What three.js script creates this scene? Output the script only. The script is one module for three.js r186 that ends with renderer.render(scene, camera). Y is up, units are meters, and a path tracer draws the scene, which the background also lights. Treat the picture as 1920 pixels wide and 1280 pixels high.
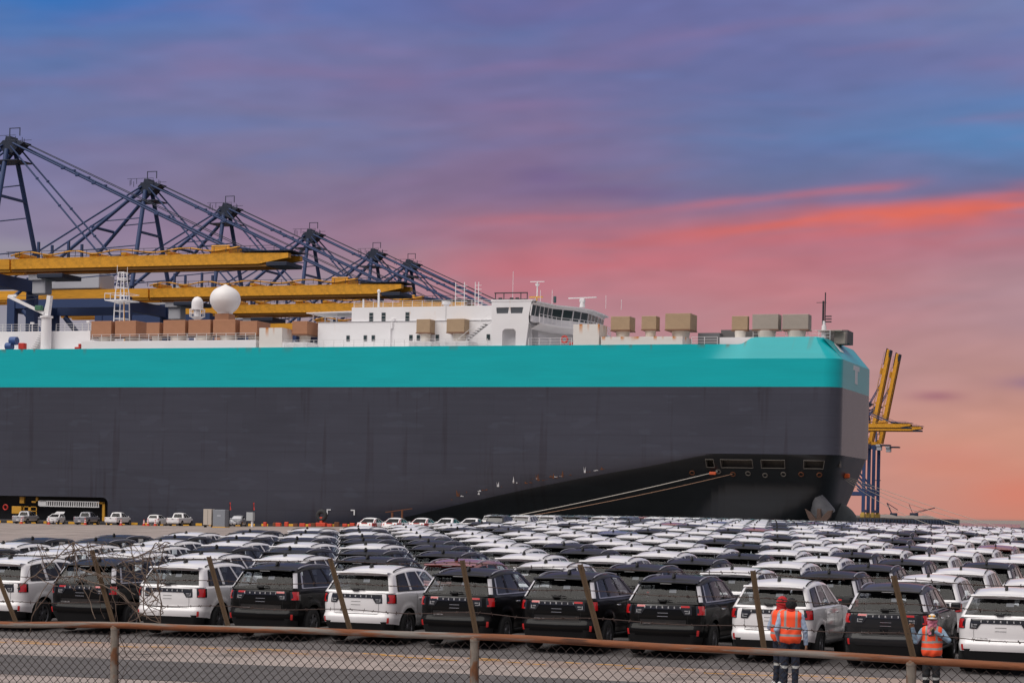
import * as THREE from 'three';
import { mergeGeometries } from 'three/addons/utils/BufferGeometryUtils.js';
import { RoundedBoxGeometry } from 'three/addons/geometries/RoundedBoxGeometry.js';
import { MarchingCubes } from 'three/addons/objects/MarchingCubes.js';
import { FontLoader } from 'three/addons/loaders/FontLoader.js';
import { TextGeometry } from 'three/addons/geometries/TextGeometry.js';

// ---------------------------------------------------------------- camera, sky, sun, exposure
// World: +x runs along the quay to the right, -z runs away from the fence to the ship, y up, metres.
const scene = new THREE.Scene();
const EYE = 3.17, YAW = 19.65 * Math.PI / 180;
const camera = new THREE.PerspectiveCamera(2 * Math.atan(640 / 4000) * 180 / Math.PI, 1.5, 0.5, 12000);
camera.position.set(0, EYE, 0);
camera.rotation.order = 'YXZ';
camera.rotation.set(0, YAW, Math.atan(0.02));
camera.setViewOffset(1920, 1280, 0, -318, 1920, 1280);          // lens shifted up, level camera
const renderer = new THREE.WebGLRenderer({ antialias: true });
renderer.toneMapping = THREE.LinearToneMapping;
renderer.toneMappingExposure = 1.75;
renderer.shadowMap.enabled = true;
const EXPO = 1.75;

const clamp = (x, a = 0, b = 1) => Math.min(b, Math.max(a, x));
const smooth = (a, b, x) => { const t = clamp((x - a) / (b - a)); return t * t * (3 - 2 * t); };
const lerp = (a, b, t) => a + (b - a) * t;
function rng(seed) { let s = seed >>> 0; return () => { s = (s + 0x6D2B79F5) >>> 0; let t = Math.imul(s ^ (s >>> 15), 1 | s); t = (t + Math.imul(t ^ (t >>> 7), 61 | t)) ^ t; return ((t ^ (t >>> 14)) >>> 0) / 4294967296; }; }
function hash2(i, j, k = 0) { let h = Math.imul(i, 374761393) + Math.imul(j, 668265263) + Math.imul(k, 974634777); h = Math.imul(h ^ (h >>> 13), 1274126177); return ((h ^ (h >>> 16)) >>> 0) / 4294967296; }
function vnoise(x, y, k = 0, px = 0, py = 0) {
  const i = Math.floor(x), j = Math.floor(y), fx = x - i, fy = y - j, u = fx * fx * (3 - 2 * fx), v = fy * fy * (3 - 2 * fy);
  const wi = (a) => px ? ((a % px) + px) % px : a, wj = (a) => py ? ((a % py) + py) % py : a;
  const a = hash2(wi(i), wj(j), k), b = hash2(wi(i + 1), wj(j), k), c = hash2(wi(i), wj(j + 1), k), d = hash2(wi(i + 1), wj(j + 1), k);
  return lerp(lerp(a, b, u), lerp(c, d, u), v);
}
function fbm(x, y, n = 4, k = 0, px = 0, py = 0) { let s = 0, a = 0.5, t = 0; for (let o = 0; o < n; o++) { s += a * vnoise(x, y, k + o * 17, px, py); t += a; a *= 0.5; x *= 2; y *= 2; px *= 2; py *= 2; } return s / t; }
const toLin = (c) => { c /= 255; return c <= 0.04045 ? c / 12.92 : Math.pow((c + 0.055) / 1.055, 2.4); };

// sky: sunset cloud colours by azimuth (degrees right of the view's middle) and elevation, read off the photograph; cirrus streaks from noise
{
  const AZ = [-180, -45, -13.2, -6.5, 0, 7, 13.6, 26, 180];
  const EL = [-90, 0, 2, 4, 6, 7.2, 8.6, 10, 11.8, 13.4, 20, 30];
  const G = [
    [[138, 136, 140], [142, 144, 148], [148, 150, 153], [158, 150, 154], [180, 142, 142], [196, 140, 130], [204, 134, 116], [168, 148, 146], [138, 136, 140]],
    [[138, 136, 140], [142, 144, 148], [148, 150, 153], [158, 150, 154], [180, 142, 142], [196, 140, 130], [202, 132, 114], [168, 148, 146], [138, 136, 140]],
    [[140, 138, 143], [142, 144, 150], [149, 151, 155], [158, 150, 154], [182, 142, 144], [200, 146, 134], [206, 147, 128], [168, 150, 150], [140, 138, 143]],
    [[140, 138, 146], [142, 142, 154], [150, 150, 157], [158, 147, 153], [180, 140, 146], [184, 142, 146], [186, 140, 136], [162, 148, 152], [140, 138, 146]],
    [[138, 136, 148], [138, 137, 156], [148, 142, 158], [154, 138, 152], [184, 123, 135], [190, 124, 132], [176, 138, 147], [156, 142, 152], [138, 136, 148]],
    [[136, 134, 150], [132, 132, 158], [138, 128, 157], [148, 122, 147], [168, 114, 133], [176, 116, 131], [170, 124, 138], [150, 138, 152], [136, 134, 150]],
    [[134, 133, 150], [126, 127, 160], [124, 120, 158], [128, 117, 148], [132, 110, 143], [108, 114, 154], [103, 112, 152], [132, 130, 154], [134, 133, 150]],
    [[134, 133, 150], [120, 125, 160], [112, 118, 162], [118, 119, 160], [127, 112, 151], [100, 119, 166], [90, 132, 184], [124, 128, 158], [134, 133, 150]],
    [[134, 133, 150], [114, 125, 164], [90, 118, 172], [116, 118, 164], [113, 112, 158], [104, 112, 162], [114, 120, 168], [124, 128, 158], [134, 133, 150]],
    [[136, 134, 150], [100, 123, 168], [30, 112, 190], [92, 116, 176], [104, 107, 160], [110, 114, 166], [117, 128, 174], [126, 130, 158], [136, 134, 150]],
    [[144, 141, 148], [136, 136, 154], [112, 128, 166], [126, 128, 160], [130, 128, 156], [132, 130, 156], [134, 133, 156], [138, 136, 152], [144, 141, 148]],
    [[152, 148, 150], [152, 148, 150], [152, 148, 150], [152, 148, 150], [152, 148, 150], [152, 148, 150], [152, 148, 150], [152, 148, 150], [152, 148, 150]],
  ].map((row) => row.map((c) => c.map(toLin)));
  const SL = [[-6, 6.3], [0, 6.9], [3.4, 7.23], [7.7, 7.82], [11.3, 8.02], [13.75, 8.28], [30, 9.2]], streak = (x) => { let i = 0; while (i < SL.length - 2 && x > SL[i + 1][0]) i++; return lerp(SL[i][1], SL[i + 1][1], (x - SL[i][0]) / (SL[i + 1][0] - SL[i][0])); };
  const W = 2048, H = 2048, data = new Float32Array(W * H * 4);
  const find = (A, x) => { let i = 0; while (i < A.length - 2 && x > A[i + 1]) i++; const t = clamp((x - A[i]) / (A[i + 1] - A[i])); return [i, t * t * (3 - 2 * t) * 0.6 + t * 0.4]; };
  const blob = (x, y, cx, cy, rx, ry) => Math.exp(-(((x - cx) / rx) ** 2) - (((y - cy) / ry) ** 2));
  const RED = [214, 104, 98].map(toLin), ORANGE = [232, 108, 82].map(toLin), PURPLE = [112, 92, 140].map(toLin), ROSE = [170, 106, 124].map(toLin), PINK = [200, 110, 120].map(toLin), CORAL = [222, 116, 94].map(toLin), MAUVE = [146, 114, 152].map(toLin), BLUE = [84, 122, 182].map(toLin), PLUM = [158, 104, 118].map(toLin);
  for (let j = 0; j < H; j++) {
    const el = (j + 0.5) / H * 180 - 90;
    for (let i = 0; i < W; i++) {
      if (j % 4 || i % 4) {                                          // away from the view a coarser sampling is enough
        const aa = ((i + 0.5) / W * 360 + 90 + YAW * 180 / Math.PI + 720) % 360 - 180;
        if (Math.abs(aa) > 34 || el > 30 || el < -1) { const o = (j * W + i) * 4, q = ((j - j % 4) * W + i - i % 4) * 4; for (let k = 0; k < 4; k++) data[o + k] = data[q + k]; continue; }
      }
      let az = (i + 0.5) / W * 360;                                   // u = atan2(z, x) / 2pi + 1/2
      const th = (az - 180) * Math.PI / 180, x = Math.cos(th), z = Math.sin(th);
      let a = Math.atan2(x, -z) * 180 / Math.PI + YAW * 180 / Math.PI;   // degrees right of the view's middle
      if (a > 180) a -= 360;
      const up = clamp(el, 0, 90);
      // cirrus: noise stretched along gently rising lines, warped
      const wu = Math.min(1, Math.max(0, (180 - Math.abs(a)) / 20));
      const y1 = el - 0.075 * a * wu, wob = fbm(a * 0.11 + 7, y1 * 0.5, 3, 5) - 0.5;
      const n1 = fbm(a * 0.13 + 3, y1 * 1.25 + wob * 2.2, 4, 11) - 0.5, n2 = fbm(a * 0.3, y1 * 2.6 + wob * 3, 4, 29) - 0.5;
      const e2 = el + (n1 * 1.1 + n2 * 0.4) * clamp((el - 1) / 4) , a2 = a + n1 * 5;
      const [ai, at] = find(AZ, a2), [ei, et] = find(EL, Math.max(e2, 0));
      const c = [0, 1, 2].map((k) => lerp(lerp(G[ei][ai][k], G[ei][ai + 1][k], at), lerp(G[ei + 1][ai][k], G[ei + 1][ai + 1][k], at), et));
      const mix = (to, w) => { for (let k = 0; k < 3; k++) c[k] = lerp(c[k], to[k], clamp(w)); };
      const fade = clamp((el - 0.5) / 3) * (1 - smooth(30, 60, el));
      mix(MAUVE, fade * 0.5 * clamp(n2 * 1.6 + n1 - 0.08) * smooth(7, 10, el));
      mix(BLUE, fade * 0.5 * clamp(-n2 * 1.4 - n1 - 0.1) * smooth(7, 9, el));
      const wy = el + n2 * 0.22 + n1 * 0.3, wa = a + n1 * 2;
      // the long coral streak climbing to the right, its faint branches and the pink veil under it
      const line = streak(a), len = smooth(-2, 9, wa) * (1 - smooth(18, 30, a)), rag = clamp(0.7 + 2.2 * (fbm(a * 0.45, y1 * 6 + wob * 3, 4, 91) - 0.42), 0.15, 1.15), wide = lerp(0.22, 0.42, smooth(2, 14, a));
      mix(PINK, 0.42 * smooth(-7, 1, wa) * (1 - smooth(18, 30, a)) * Math.exp(-(((wy - line + 0.45) / 0.7) ** 2)) * rag);
      mix(RED, 0.7 * len * rag * Math.exp(-(((wy - line) / wide) ** 2)));
      mix(ORANGE, 0.55 * smooth(3, 10, wa) * len * rag * Math.exp(-(((wy - line + 0.02) / (wide * 0.55)) ** 2)));
      mix(PINK, 0.55 * Math.exp(-(((wy - 8.1 - 0.12 * (a - 4)) / 0.13) ** 2)) * smooth(2, 6, a) * (1 - smooth(9.5, 11.5, a)) * rag);
      mix(PINK, 0.45 * Math.exp(-(((wy - 7.75 - 0.07 * a) / 0.16) ** 2)) * smooth(-3, 0, a) * (1 - smooth(1.5, 5, a)) * rag);
      mix(PINK, 0.35 * Math.exp(-(((wy - 6.5 - 0.03 * a) / 0.25) ** 2)) * smooth(-3, 1, a) * (1 - smooth(3, 9, a)) * rag);
      mix(ROSE, 0.5 * blob(wa, wy, 0.2, 7.25, 2.4, 0.16));
      mix(PURPLE, 0.5 * blob(wa, wy, 1.0, 8.95, 0.9, 0.28));
      mix(PURPLE, 0.4 * blob(wa, wy, 2.6, 8.5, 2.6, 0.16));
      mix(PLUM, 0.85 * blob(a, el, 11.2, 3.25, 0.6, 0.12));
      mix(PURPLE, 0.7 * blob(a, el, 14.2, 3.62, 1.1, 0.17));
      mix(CORAL, 0.4 * blob(a, el, 13.6, 0.75, 1.5, 0.5));
      mix(CORAL, 0.25 * blob(a, el, 11.5, 1.6, 1.8, 0.5));
      const gr = (fbm(a * 0.9, y1 * 4 + wob * 4, 4, 131) - 0.5) * 0.18 * clamp(el / 3); const lum = 0.3 * c[0] + 0.5 * c[1] + 0.2 * c[2]; for (let k = 0; k < 3; k++) c[k] = lerp(c[k], lum, 0.03) * (1 + gr);
      // overcast brightness rises towards the zenith as in the standard overcast sky
      const s = (1 + 2 * Math.sin(up * Math.PI / 180)) / (1 + 2 * Math.sin(Math.min(up, 14) * Math.PI / 180));
      const below = el < 0 ? lerp(1, 0.6, clamp(-el / 8)) : 1;
      const o = (j * W + i) * 4;
      for (let k = 0; k < 3; k++) data[o + k] = c[k] * s * below / EXPO;
      data[o + 3] = 1;
    }
  }
  const tex = new THREE.DataTexture(data, W, H, THREE.RGBAFormat, THREE.FloatType);
  tex.mapping = THREE.EquirectangularReflectionMapping; tex.magFilter = THREE.LinearFilter; tex.minFilter = THREE.LinearFilter; tex.wrapS = THREE.RepeatWrapping; tex.needsUpdate = true;
  scene.background = tex; scene.environment = tex;
}
const sun = new THREE.DirectionalLight(new THREE.Color(1, 0.95, 0.89), 1.5);   // the sun behind thin cloud, behind and left of the camera
sun.position.set(-90, 240, 90); sun.target.position.set(0, 0, -60);
sun.castShadow = true; sun.shadow.radius = 120; sun.shadow.mapSize.set(4096, 4096);
Object.assign(sun.shadow.camera, { left: -320, right: 320, top: 320, bottom: -320, near: 1, far: 1200 });
scene.add(sun, sun.target);

// ---------------------------------------------------------------- helpers
const V = (x, y, z) => new THREE.Vector3(x, y, z);
const counts = {};
function numbered(n) { const k = counts[n] = (counts[n] ?? -1) + 1; return k ? n + '_' + String(k).padStart(3, '0') : n; }
function flat(g) { const h = g.index ? g.toNonIndexed() : g; for (const k of Object.keys(h.attributes)) if (!['position', 'normal', 'uv', 'color'].includes(k)) h.deleteAttribute(k); return h; }
function merged(gs) {
  gs = gs.flat(9).filter(Boolean).map(flat);
  if (gs.length === 1) return gs[0];
  const col = gs.some((g) => g.attributes.color);
  for (const g of gs) {
    if (!g.attributes.uv) g.setAttribute('uv', new THREE.BufferAttribute(new Float32Array(g.attributes.position.count * 2), 2));
    if (col && !g.attributes.color) g.setAttribute('color', new THREE.BufferAttribute(new Float32Array(g.attributes.position.count * 3).fill(1), 3));
  }
  return mergeGeometries(gs);
}
function mesh(name, g, m, parent) {
  const o = new THREE.Mesh(Array.isArray(g) ? merged(g) : g, m);
  o.name = name; o.castShadow = o.receiveShadow = true;
  if (parent) parent.add(o);
  return o;
}
function tag(o, label, category, group) { o.userData = { label, category }; if (group) o.userData.group = group; return o; }
function thing(name, label, category, [x, y, z] = [0, 0, 0], turn = 0, group) {
  const o = new THREE.Group(); o.name = numbered(name); o.position.set(x, y, z); o.rotation.y = turn; scene.add(o);
  return tag(o, label, category, group);
}
function solo(name, g, m, label, category, group) { const o = mesh(numbered(name), g, m, scene); return tag(o, label, category, group); }
function struct(name, g, m) { const o = mesh(name, g, m, scene); o.userData = { kind: 'structure' }; return o; }
function box(w, h, d, x = 0, y = 0, z = 0, ry = 0, rz = 0, rx = 0) { const g = new THREE.BoxGeometry(w, h, d); if (rx) g.rotateX(rx); if (rz) g.rotateZ(rz); if (ry) g.rotateY(ry); g.translate(x, y, z); return g; }
function span(x0, x1, y0, y1, z0, z1) { return box(Math.abs(x1 - x0), Math.abs(y1 - y0), Math.abs(z1 - z0), (x0 + x1) / 2, (y0 + y1) / 2, (z0 + z1) / 2); }
function rbox(w, h, d, r, x = 0, y = 0, z = 0, seg = 2) { const g = new RoundedBoxGeometry(w, h, d, seg, r); g.translate(x, y, z); return g; }
const UP = V(0, 1, 0);
function orient(g, p, q) {
  const d = q.clone().sub(p).normalize(); let s = V(0, 1, 0).cross(d); if (s.lengthSq() < 1e-6) s = V(1, 0, 0); s.normalize();
  const u = s.clone().cross(d);                                  // local x -> side, y -> along, z -> up
  g.applyMatrix4(new THREE.Matrix4().makeBasis(s, d, u).setPosition(p.clone().add(q).multiplyScalar(0.5)));
  return g;
}
function bar(p, q, r, seg = 8, r2 = r) { return orient(new THREE.CylinderGeometry(r2, r, p.distanceTo(q), seg, 1), p, q); }
function beam(p, q, w, h) { return orient(new THREE.BoxGeometry(w, p.distanceTo(q), h), p, q); }
function cyl(r0, r1, h, x, y, z, seg = 16) { const g = new THREE.CylinderGeometry(r1, r0, h, seg); g.translate(x, y + h / 2, z); return g; }
function tubeAlong(pts, r, seg = 5, n = pts.length * 3) { return new THREE.TubeGeometry(new THREE.CatmullRomCurve3(pts), n, r, seg); }
function grid(nu, nv, fn, closeU = false) {          // fn(i, j) -> Vector3 (or [x, y, z]); uv = i/nu, j/nv
  const P = [], U = [], I = [];
  for (let j = 0; j <= nv; j++) for (let i = 0; i <= nu; i++) { const p = fn(i, j); P.push(p.x ?? p[0], p.y ?? p[1], p.z ?? p[2]); U.push(i / nu, j / nv); }
  const w = nu + 1;
  for (let j = 0; j < nv; j++) for (let i = 0; i < nu; i++) { const a = j * w + i; I.push(a, a + 1, a + w + 1, a, a + w + 1, a + w); }
  const g = new THREE.BufferGeometry(); g.setAttribute('position', new THREE.Float32BufferAttribute(P, 3)); g.setAttribute('uv', new THREE.Float32BufferAttribute(U, 2)); g.setIndex(I); g.computeVertexNormals();
  return g;
}
function metreUV(g, k = 1) {                         // box-projected uv in metres, so that textures keep their real size
  g = flat(g); const p = g.attributes.position, n = g.attributes.normal, uv = new Float32Array(p.count * 2);
  for (let i = 0; i < p.count; i += 3) {
    const nx = Math.abs(n.getX(i)) + Math.abs(n.getX(i + 1)) + Math.abs(n.getX(i + 2)), ny = Math.abs(n.getY(i)) + Math.abs(n.getY(i + 1)) + Math.abs(n.getY(i + 2)), nz = Math.abs(n.getZ(i)) + Math.abs(n.getZ(i + 1)) + Math.abs(n.getZ(i + 2));
    for (let q = i; q < i + 3; q++) {
      const x = p.getX(q), y = p.getY(q), z = p.getZ(q);
      if (ny >= nx && ny >= nz) { uv[q * 2] = x * k; uv[q * 2 + 1] = z * k; } else if (nx >= nz) { uv[q * 2] = z * k; uv[q * 2 + 1] = y * k; } else { uv[q * 2] = x * k; uv[q * 2 + 1] = y * k; }
    }
  }
  g.setAttribute('uv', new THREE.BufferAttribute(uv, 2));
  return g;
}
const shade = (r, g = r, b = r) => new THREE.Color().setRGB(r, g, b);
function mat(r, g, b, rough = 0.6, metal = 0, extra = {}) { return new THREE.MeshStandardMaterial({ color: shade(r, g, b), roughness: rough, metalness: metal, side: THREE.DoubleSide, ...extra }); }
function phys(r, g, b, rough, extra = {}) { return new THREE.MeshPhysicalMaterial({ color: shade(r, g, b), roughness: rough, side: THREE.DoubleSide, ...extra }); }
// a texture from fn(u, v) -> [r, g, b] in linear values 0..1 (stored as sRGB) or a number for a grey data map
function tex(w, h, fn, { data = false, rep = [1, 1] } = {}) {
  const d = new Uint8Array(w * h * 4), enc = (c) => Math.round(255 * clamp(data ? c : c <= 0.0031308 ? c * 12.92 : 1.055 * Math.pow(c, 1 / 2.4) - 0.055));
  for (let j = 0; j < h; j++) for (let i = 0; i < w; i++) { const v = fn((i + 0.5) / w, (j + 0.5) / h), o = (j * w + i) * 4; d[o] = enc(v[0] ?? v); d[o + 1] = enc(v[1] ?? v); d[o + 2] = enc(v[2] ?? v); d[o + 3] = 255; }
  const t = new THREE.DataTexture(d, w, h); t.wrapS = t.wrapT = THREE.RepeatWrapping; t.magFilter = THREE.LinearFilter; t.minFilter = THREE.LinearMipmapLinearFilter; t.generateMipmaps = true;
  if (!data) t.colorSpace = THREE.SRGBColorSpace;
  t.repeat.set(...rep); t.needsUpdate = true; return t;
}
// ground height: the yard is flat by the fence and crowns by about a metre towards the middle of the quay
const CT = Math.cos(YAW), ST = Math.sin(YAW);
function ground(x, z) {
  const D = -z, cx = x * CT + D * ST, cz = -x * ST + D * CT;
  const zz = (clamp(cz, 44, 130) - 60) / 50, xx = 1.1 * Math.tanh(cx / 22);
  const near = 1.31 - 1.171 + 0.671 * zz + 0.094 * xx - 0.213 * xx * xx + 0.083 * zz * xx - 0.138 * zz * zz;
  const far = 1.12 * Math.exp(-(((cx - 15) / 50) ** 2));
  return lerp(near, far, smooth(85, 185, cz));
}
// ---------------------------------------------------------------- the setting: yard, quay, water
const grain = tex(512, 512, (u, v) => { const a = fbm(u * 64, v * 64, 3, 1, 64, 64), b = fbm(u * 6, v * 6, 3, 9, 6, 6), s = vnoise(u * 220, v * 220, 3, 220, 220); const k = 0.62 + 0.3 * a + 0.45 * (b - 0.5) + 0.26 * (s - 0.5); return [k, k * 0.985, k * 0.97]; }, { rep: [0.25, 0.25] });
const grainBump = tex(256, 256, (u, v) => fbm(u * 90, v * 90, 3, 4, 90, 90), { data: true, rep: [1, 1] });
const slabTex = tex(1024, 1024, (u, v) => {
  const b = fbm(u * 5, v * 5, 4, 21, 5, 5), a = fbm(u * 60, v * 60, 3, 2, 60, 60), st = smooth(0.55, 0.75, fbm(u * 9 + 3, v * 22, 4, 33, 9, 22)), d = hash2(Math.floor(u * 4), Math.floor(v * 8), 5);
  const ck = Math.abs(fbm(u * 7 + 11, v * 7, 5, 39, 7, 7) - 0.5) < 0.006 ? 0.22 : 0, oil = smooth(0.66, 0.78, fbm(u * 14, v * 14, 3, 35, 14, 14)) * 0.2;
  const k = 0.72 + 0.34 * (b - 0.5) + 0.24 * (a - 0.5) - 0.24 * st + 0.12 * (d - 0.5) - ck - oil;
  return [k * 1.03, k * 0.965, k * 0.93];
}, { rep: [1 / 24, 1 / 24] });
const asphalt = mat(0.15, 0.138, 0.139, 0.93, 0, { map: grain, bumpMap: grainBump, bumpScale: 0.01 });
const darkAsphalt = mat(0.135, 0.126, 0.127, 0.95, 0, { map: grain, bumpMap: grainBump, bumpScale: 0.02 });
const concrete = mat(0.4, 0.355, 0.335, 0.9, 0, { map: slabTex, bumpMap: grainBump, bumpScale: 0.004 });
const pinkConcrete = mat(0.36, 0.29, 0.26, 0.9, 0, { map: slabTex, bumpMap: grainBump, bumpScale: 0.004 });
const yellowPaint = mat(0.72, 0.36, 0.05, 0.75, 0, { map: grain });
function sheet(name, x0, x1, d0, d1, m, step = 4) {
  const nx = Math.max(1, Math.ceil((x1 - x0) / step)), nd = Math.max(1, Math.ceil((d1 - d0) / Math.min(step, 4)));
  const g = grid(nx, nd, (i, j) => { const x = lerp(x0, x1, i / nx), z = -lerp(d0, d1, j / nd); return [x, ground(x, z), z]; });
  const p = g.attributes.position, uv = g.attributes.uv; for (let i = 0; i < p.count; i++) uv.setXY(i, p.getX(i), p.getZ(i));
  return struct(name, g, m);
}
sheet('pavement', -420, 260, -120, 35.5, concrete, 12);
sheet('road', -420, 260, 35.5, 39.8, darkAsphalt, 6);
sheet('walkway', -420, 260, 39.8, 42.3, concrete, 6);
sheet('gutter_strip', -420, 260, 42.3, 43.8, pinkConcrete, 6);
sheet('car_yard', -46, 260, 43.8, 236, asphalt, 5);
sheet('car_yard_edge', -420, -46, 43.8, 70, asphalt, 5);
sheet('quay_apron', -420, -46, 70, 262, concrete, 5);
sheet('quay_apron_end', -46, 260, 236, 262, concrete, 5);
{ // worn yellow line marks left on the gutter strip
  const R = rng(5), gs = [];
  for (let x = -36; x < 8; x += 0.62) {
    if (R() < 0.3) continue;
    const w = 0.3 + R() * 0.5, d = 42.55 + R() * 0.95, n = 6, sk = (R() - 0.5) * 0.2, x0 = x + R() * 0.3;
    gs.push(grid(n, 1, (i, j) => { const xx = x0 + w * i / n, zz = -(d + sk * i / n + j * (0.08 + 0.09 * R())); return [xx, ground(xx, zz) + 0.004, zz]; }));
  }
  struct('road_markings', metreUV(merged(gs)), yellowPaint);
}
const wallM = mat(0.2, 0.19, 0.18, 0.9, 0, { map: slabTex });
struct('quay_wall', metreUV(grid(90, 1, (i, j) => { const x = -420 + i * 680 / 90; return [x, j ? ground(x, -262) : -6, -262.001]; })), wallM);
const waterBump = tex(256, 256, (u, v) => fbm(u * 18, v * 18, 4, 6, 18, 18), { data: true, rep: [1 / 30, 1 / 30] });
const water = mat(0.02, 0.035, 0.04, 0.12, 0, { bumpMap: waterBump, bumpScale: 0.5 });
{ const g = new THREE.PlaneGeometry(16000, 16000); g.rotateX(-Math.PI / 2); g.translate(0, -2.6, -2000); struct('sea', metreUV(g), water); }
// the container terminal's quay beyond the basin, under the cranes, and the low land behind it
const farQuay = mat(0.3, 0.28, 0.26, 0.9, 0, { map: slabTex }), farBlue = mat(0.05, 0.07, 0.12, 0.7), farLand = mat(0.3, 0.26, 0.235, 0.95, 0, { map: grain });
struct('terminal_quay', metreUV(merged([span(-330, -240.5, -6, 0.4, -330, -1090), span(-420, -240.5, -6, 3.6, -1090, -1760)])), farQuay);
struct('far_land', metreUV(grid(60, 6, (i, j) => { const x = -1500 + i * 60, d = 4200 + j * 160; return [x, -2.7 + 7 * Math.sin(Math.PI * j / 6) * (0.4 + 0.8 * vnoise(i * 0.35, 2, 8)), -d]; })), farLand);
struct('far_breakwater', metreUV(grid(160, 4, (i, j) => { const x = -200 + i * 12; return [x, [-3, 1.6, 2.6, 1.6, -3][j] + 1.1 * vnoise(i * 0.7, j, 3), -1900 - x * 0.35 - j * 5]; })), farLand);
// fenders along the terminal quay
for (let k = 0; k < 46; k++) solo('quay_fender', [cyl(1.1, 1.1, 3.2, -239.6, -0.4, -(1095 + k * 14.3), 10)], farBlue, 'blue black fender post on the far terminal quay wall', 'fender', 'fenders along the far quay');
{ const R = rng(71);   // spoil heaps on the far quay
  for (let k = 0; k < 9; k++) { const d = 1240 + k * 58, h = 0.9 + R() * 1.6, w = 14 + R() * 16, sd = k * 7; solo('gravel_heap', grid(18, 6, (i, j) => { const a = i / 18 * Math.PI * 2, r = w * (1 - j / 6) * (0.8 + 0.4 * vnoise(i % 18 * 0.8, j, sd)); return [-262 + r * Math.cos(a) * 0.6, 3.6 + h * Math.sin(j / 6 * Math.PI / 2) ** 1.4 * (0.8 + 0.4 * vnoise(i % 18, j * 2, sd)), -(d + r * Math.sin(a))]; }), farLand, 'low grey gravel heap on the far terminal quay', 'heap', 'gravel heaps on the far quay'); }
}
// ---------------------------------------------------------------- quay edge: striped kerb blocks
const kerbYellow = mat(0.72, 0.38, 0.03, 0.7), kerbBlack = mat(0.03, 0.03, 0.032, 0.8);
for (let k = 0; k < 34; k++) {
  const x = -176 + k * 2.0, y = ground(x, -260.6);
  const t = thing('kerb_block', 'yellow and black painted kerb block along the quay edge', 'kerb', [x, y, -260.6], 0, 'kerb blocks along the quay edge');
  mesh('yellow_half', rbox(1.0, 0.34, 0.3, 0.04, -0.5, 0.17, 0), kerbYellow, t); mesh('black_half', rbox(1.0, 0.34, 0.3, 0.04, 0.5, 0.17, 0), kerbBlack, t);
}
// ---------------------------------------------------------------- the car carrier
const SX = -51.6, SZ = -265.8, BASE = -2.6, DC = 278, HB = 12.2;
const ship = thing('car_carrier_ship', 'huge dark grey car carrier ship with turquoise upper band moored at the quay', 'ship', [SX, BASE, SZ]);
const inShip = (g) => g.translate(-SX, -BASE, -SZ);
function sm(name, gs, m, parent = ship, uv = true) { let g = merged([gs]); if (uv) g = metreUV(g); const o = mesh(name, inShip(g), m, parent); if (parent !== ship && parent.isMesh) { /* same frame */ } return o; }
const plate = tex(1024, 512, (u, v) => {
  const seam = Math.abs(((v * 12) % 1) - 0.5) > 0.48 ? 0.09 : 0, vs = Math.abs(((u * 8 + Math.floor(v * 12) * 0.37) % 1) - 0.5) > 0.494 ? 0.04 : 0;
  const k = 0.86 + 0.2 * (fbm(u * 6, v * 5, 4, 41, 6, 5) - 0.5) + 0.14 * (fbm(u * 9, v * 60, 3, 43, 9, 60) - 0.5) + 0.1 * (hash2(Math.floor(u * 8 + Math.floor(v * 12) * 0.37), Math.floor(v * 12), 3) - 0.5) * 0.6 - seam - vs;
  const st = smooth(0.62, 0.85, fbm(u * 90, v * 3, 3, 47, 90, 3)) * 0.2 - smooth(0.66, 0.8, fbm(u * 20, v * 40, 3, 57, 20, 40)) * 0.14;
  return [k - st * 0.75, k - st, k - st];
}, { rep: [1 / 64, 1 / 32] });
const plateBump = tex(512, 256, (u, v) => fbm(u * 24, v * 14, 3, 51, 24, 14), { data: true, rep: [1 / 64, 1 / 32] });
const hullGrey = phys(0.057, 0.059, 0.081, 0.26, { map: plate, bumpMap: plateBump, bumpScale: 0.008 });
const rustStreaks = tex(2048, 256, (u, v) => {
  const k = 0.92 + 0.12 * (fbm(u * 16, v * 6, 4, 61, 16, 6) - 0.5) + 0.06 * (fbm(u * 30, v * 40, 2, 63, 30, 40) - 0.5);
  const drip = smooth(0.66, 0.8, vnoise(u * 150, 0.5, 7, 150, 0)) * smooth(0.45, 0.7, vnoise(u * 12, 0.5, 8, 12, 0)), len = 0.05 + 0.22 * vnoise(u * 150, 3.5, 9, 150, 0);
  const r = drip * smooth(1 - len, 1, v) * (0.5 + 0.8 * fbm(u * 240, v * 12, 2, 3, 240, 12));
  return [lerp(0.004 * k, 0.12, r * 0.8), lerp(k, 0.16, r * 0.7), lerp(0.98 * k, 0.1, r * 0.75)];
});
const hullTeal = phys(1, 0.45, 0.5, 0.28, { specularIntensity: 0.7, map: rustStreaks, bumpMap: plateBump, bumpScale: 0.006 });
const lowerHull = phys(0.017, 0.02, 0.024, 0.38, { map: plate });  // dark green paint, blackened so its colour carries the shade under the flare
const white = mat(0.84, 0.83, 0.84, 0.5, 0, { map: tex(512, 512, (u, v) => { const k = 0.95 + 0.08 * (fbm(u * 6, v * 6, 4, 71, 6, 6) - 0.5), r = smooth(0.68, 0.8, fbm(u * 60, v * 4, 3, 73, 60, 4)) * smooth(0.6, 0.8, fbm(u * 5, v * 3, 2, 79, 5, 3)) * 0.5; return [k - r * 0.15, k - r * 0.4, k - r * 0.6]; }, { rep: [1 / 16, 1 / 8] }) });
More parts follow.
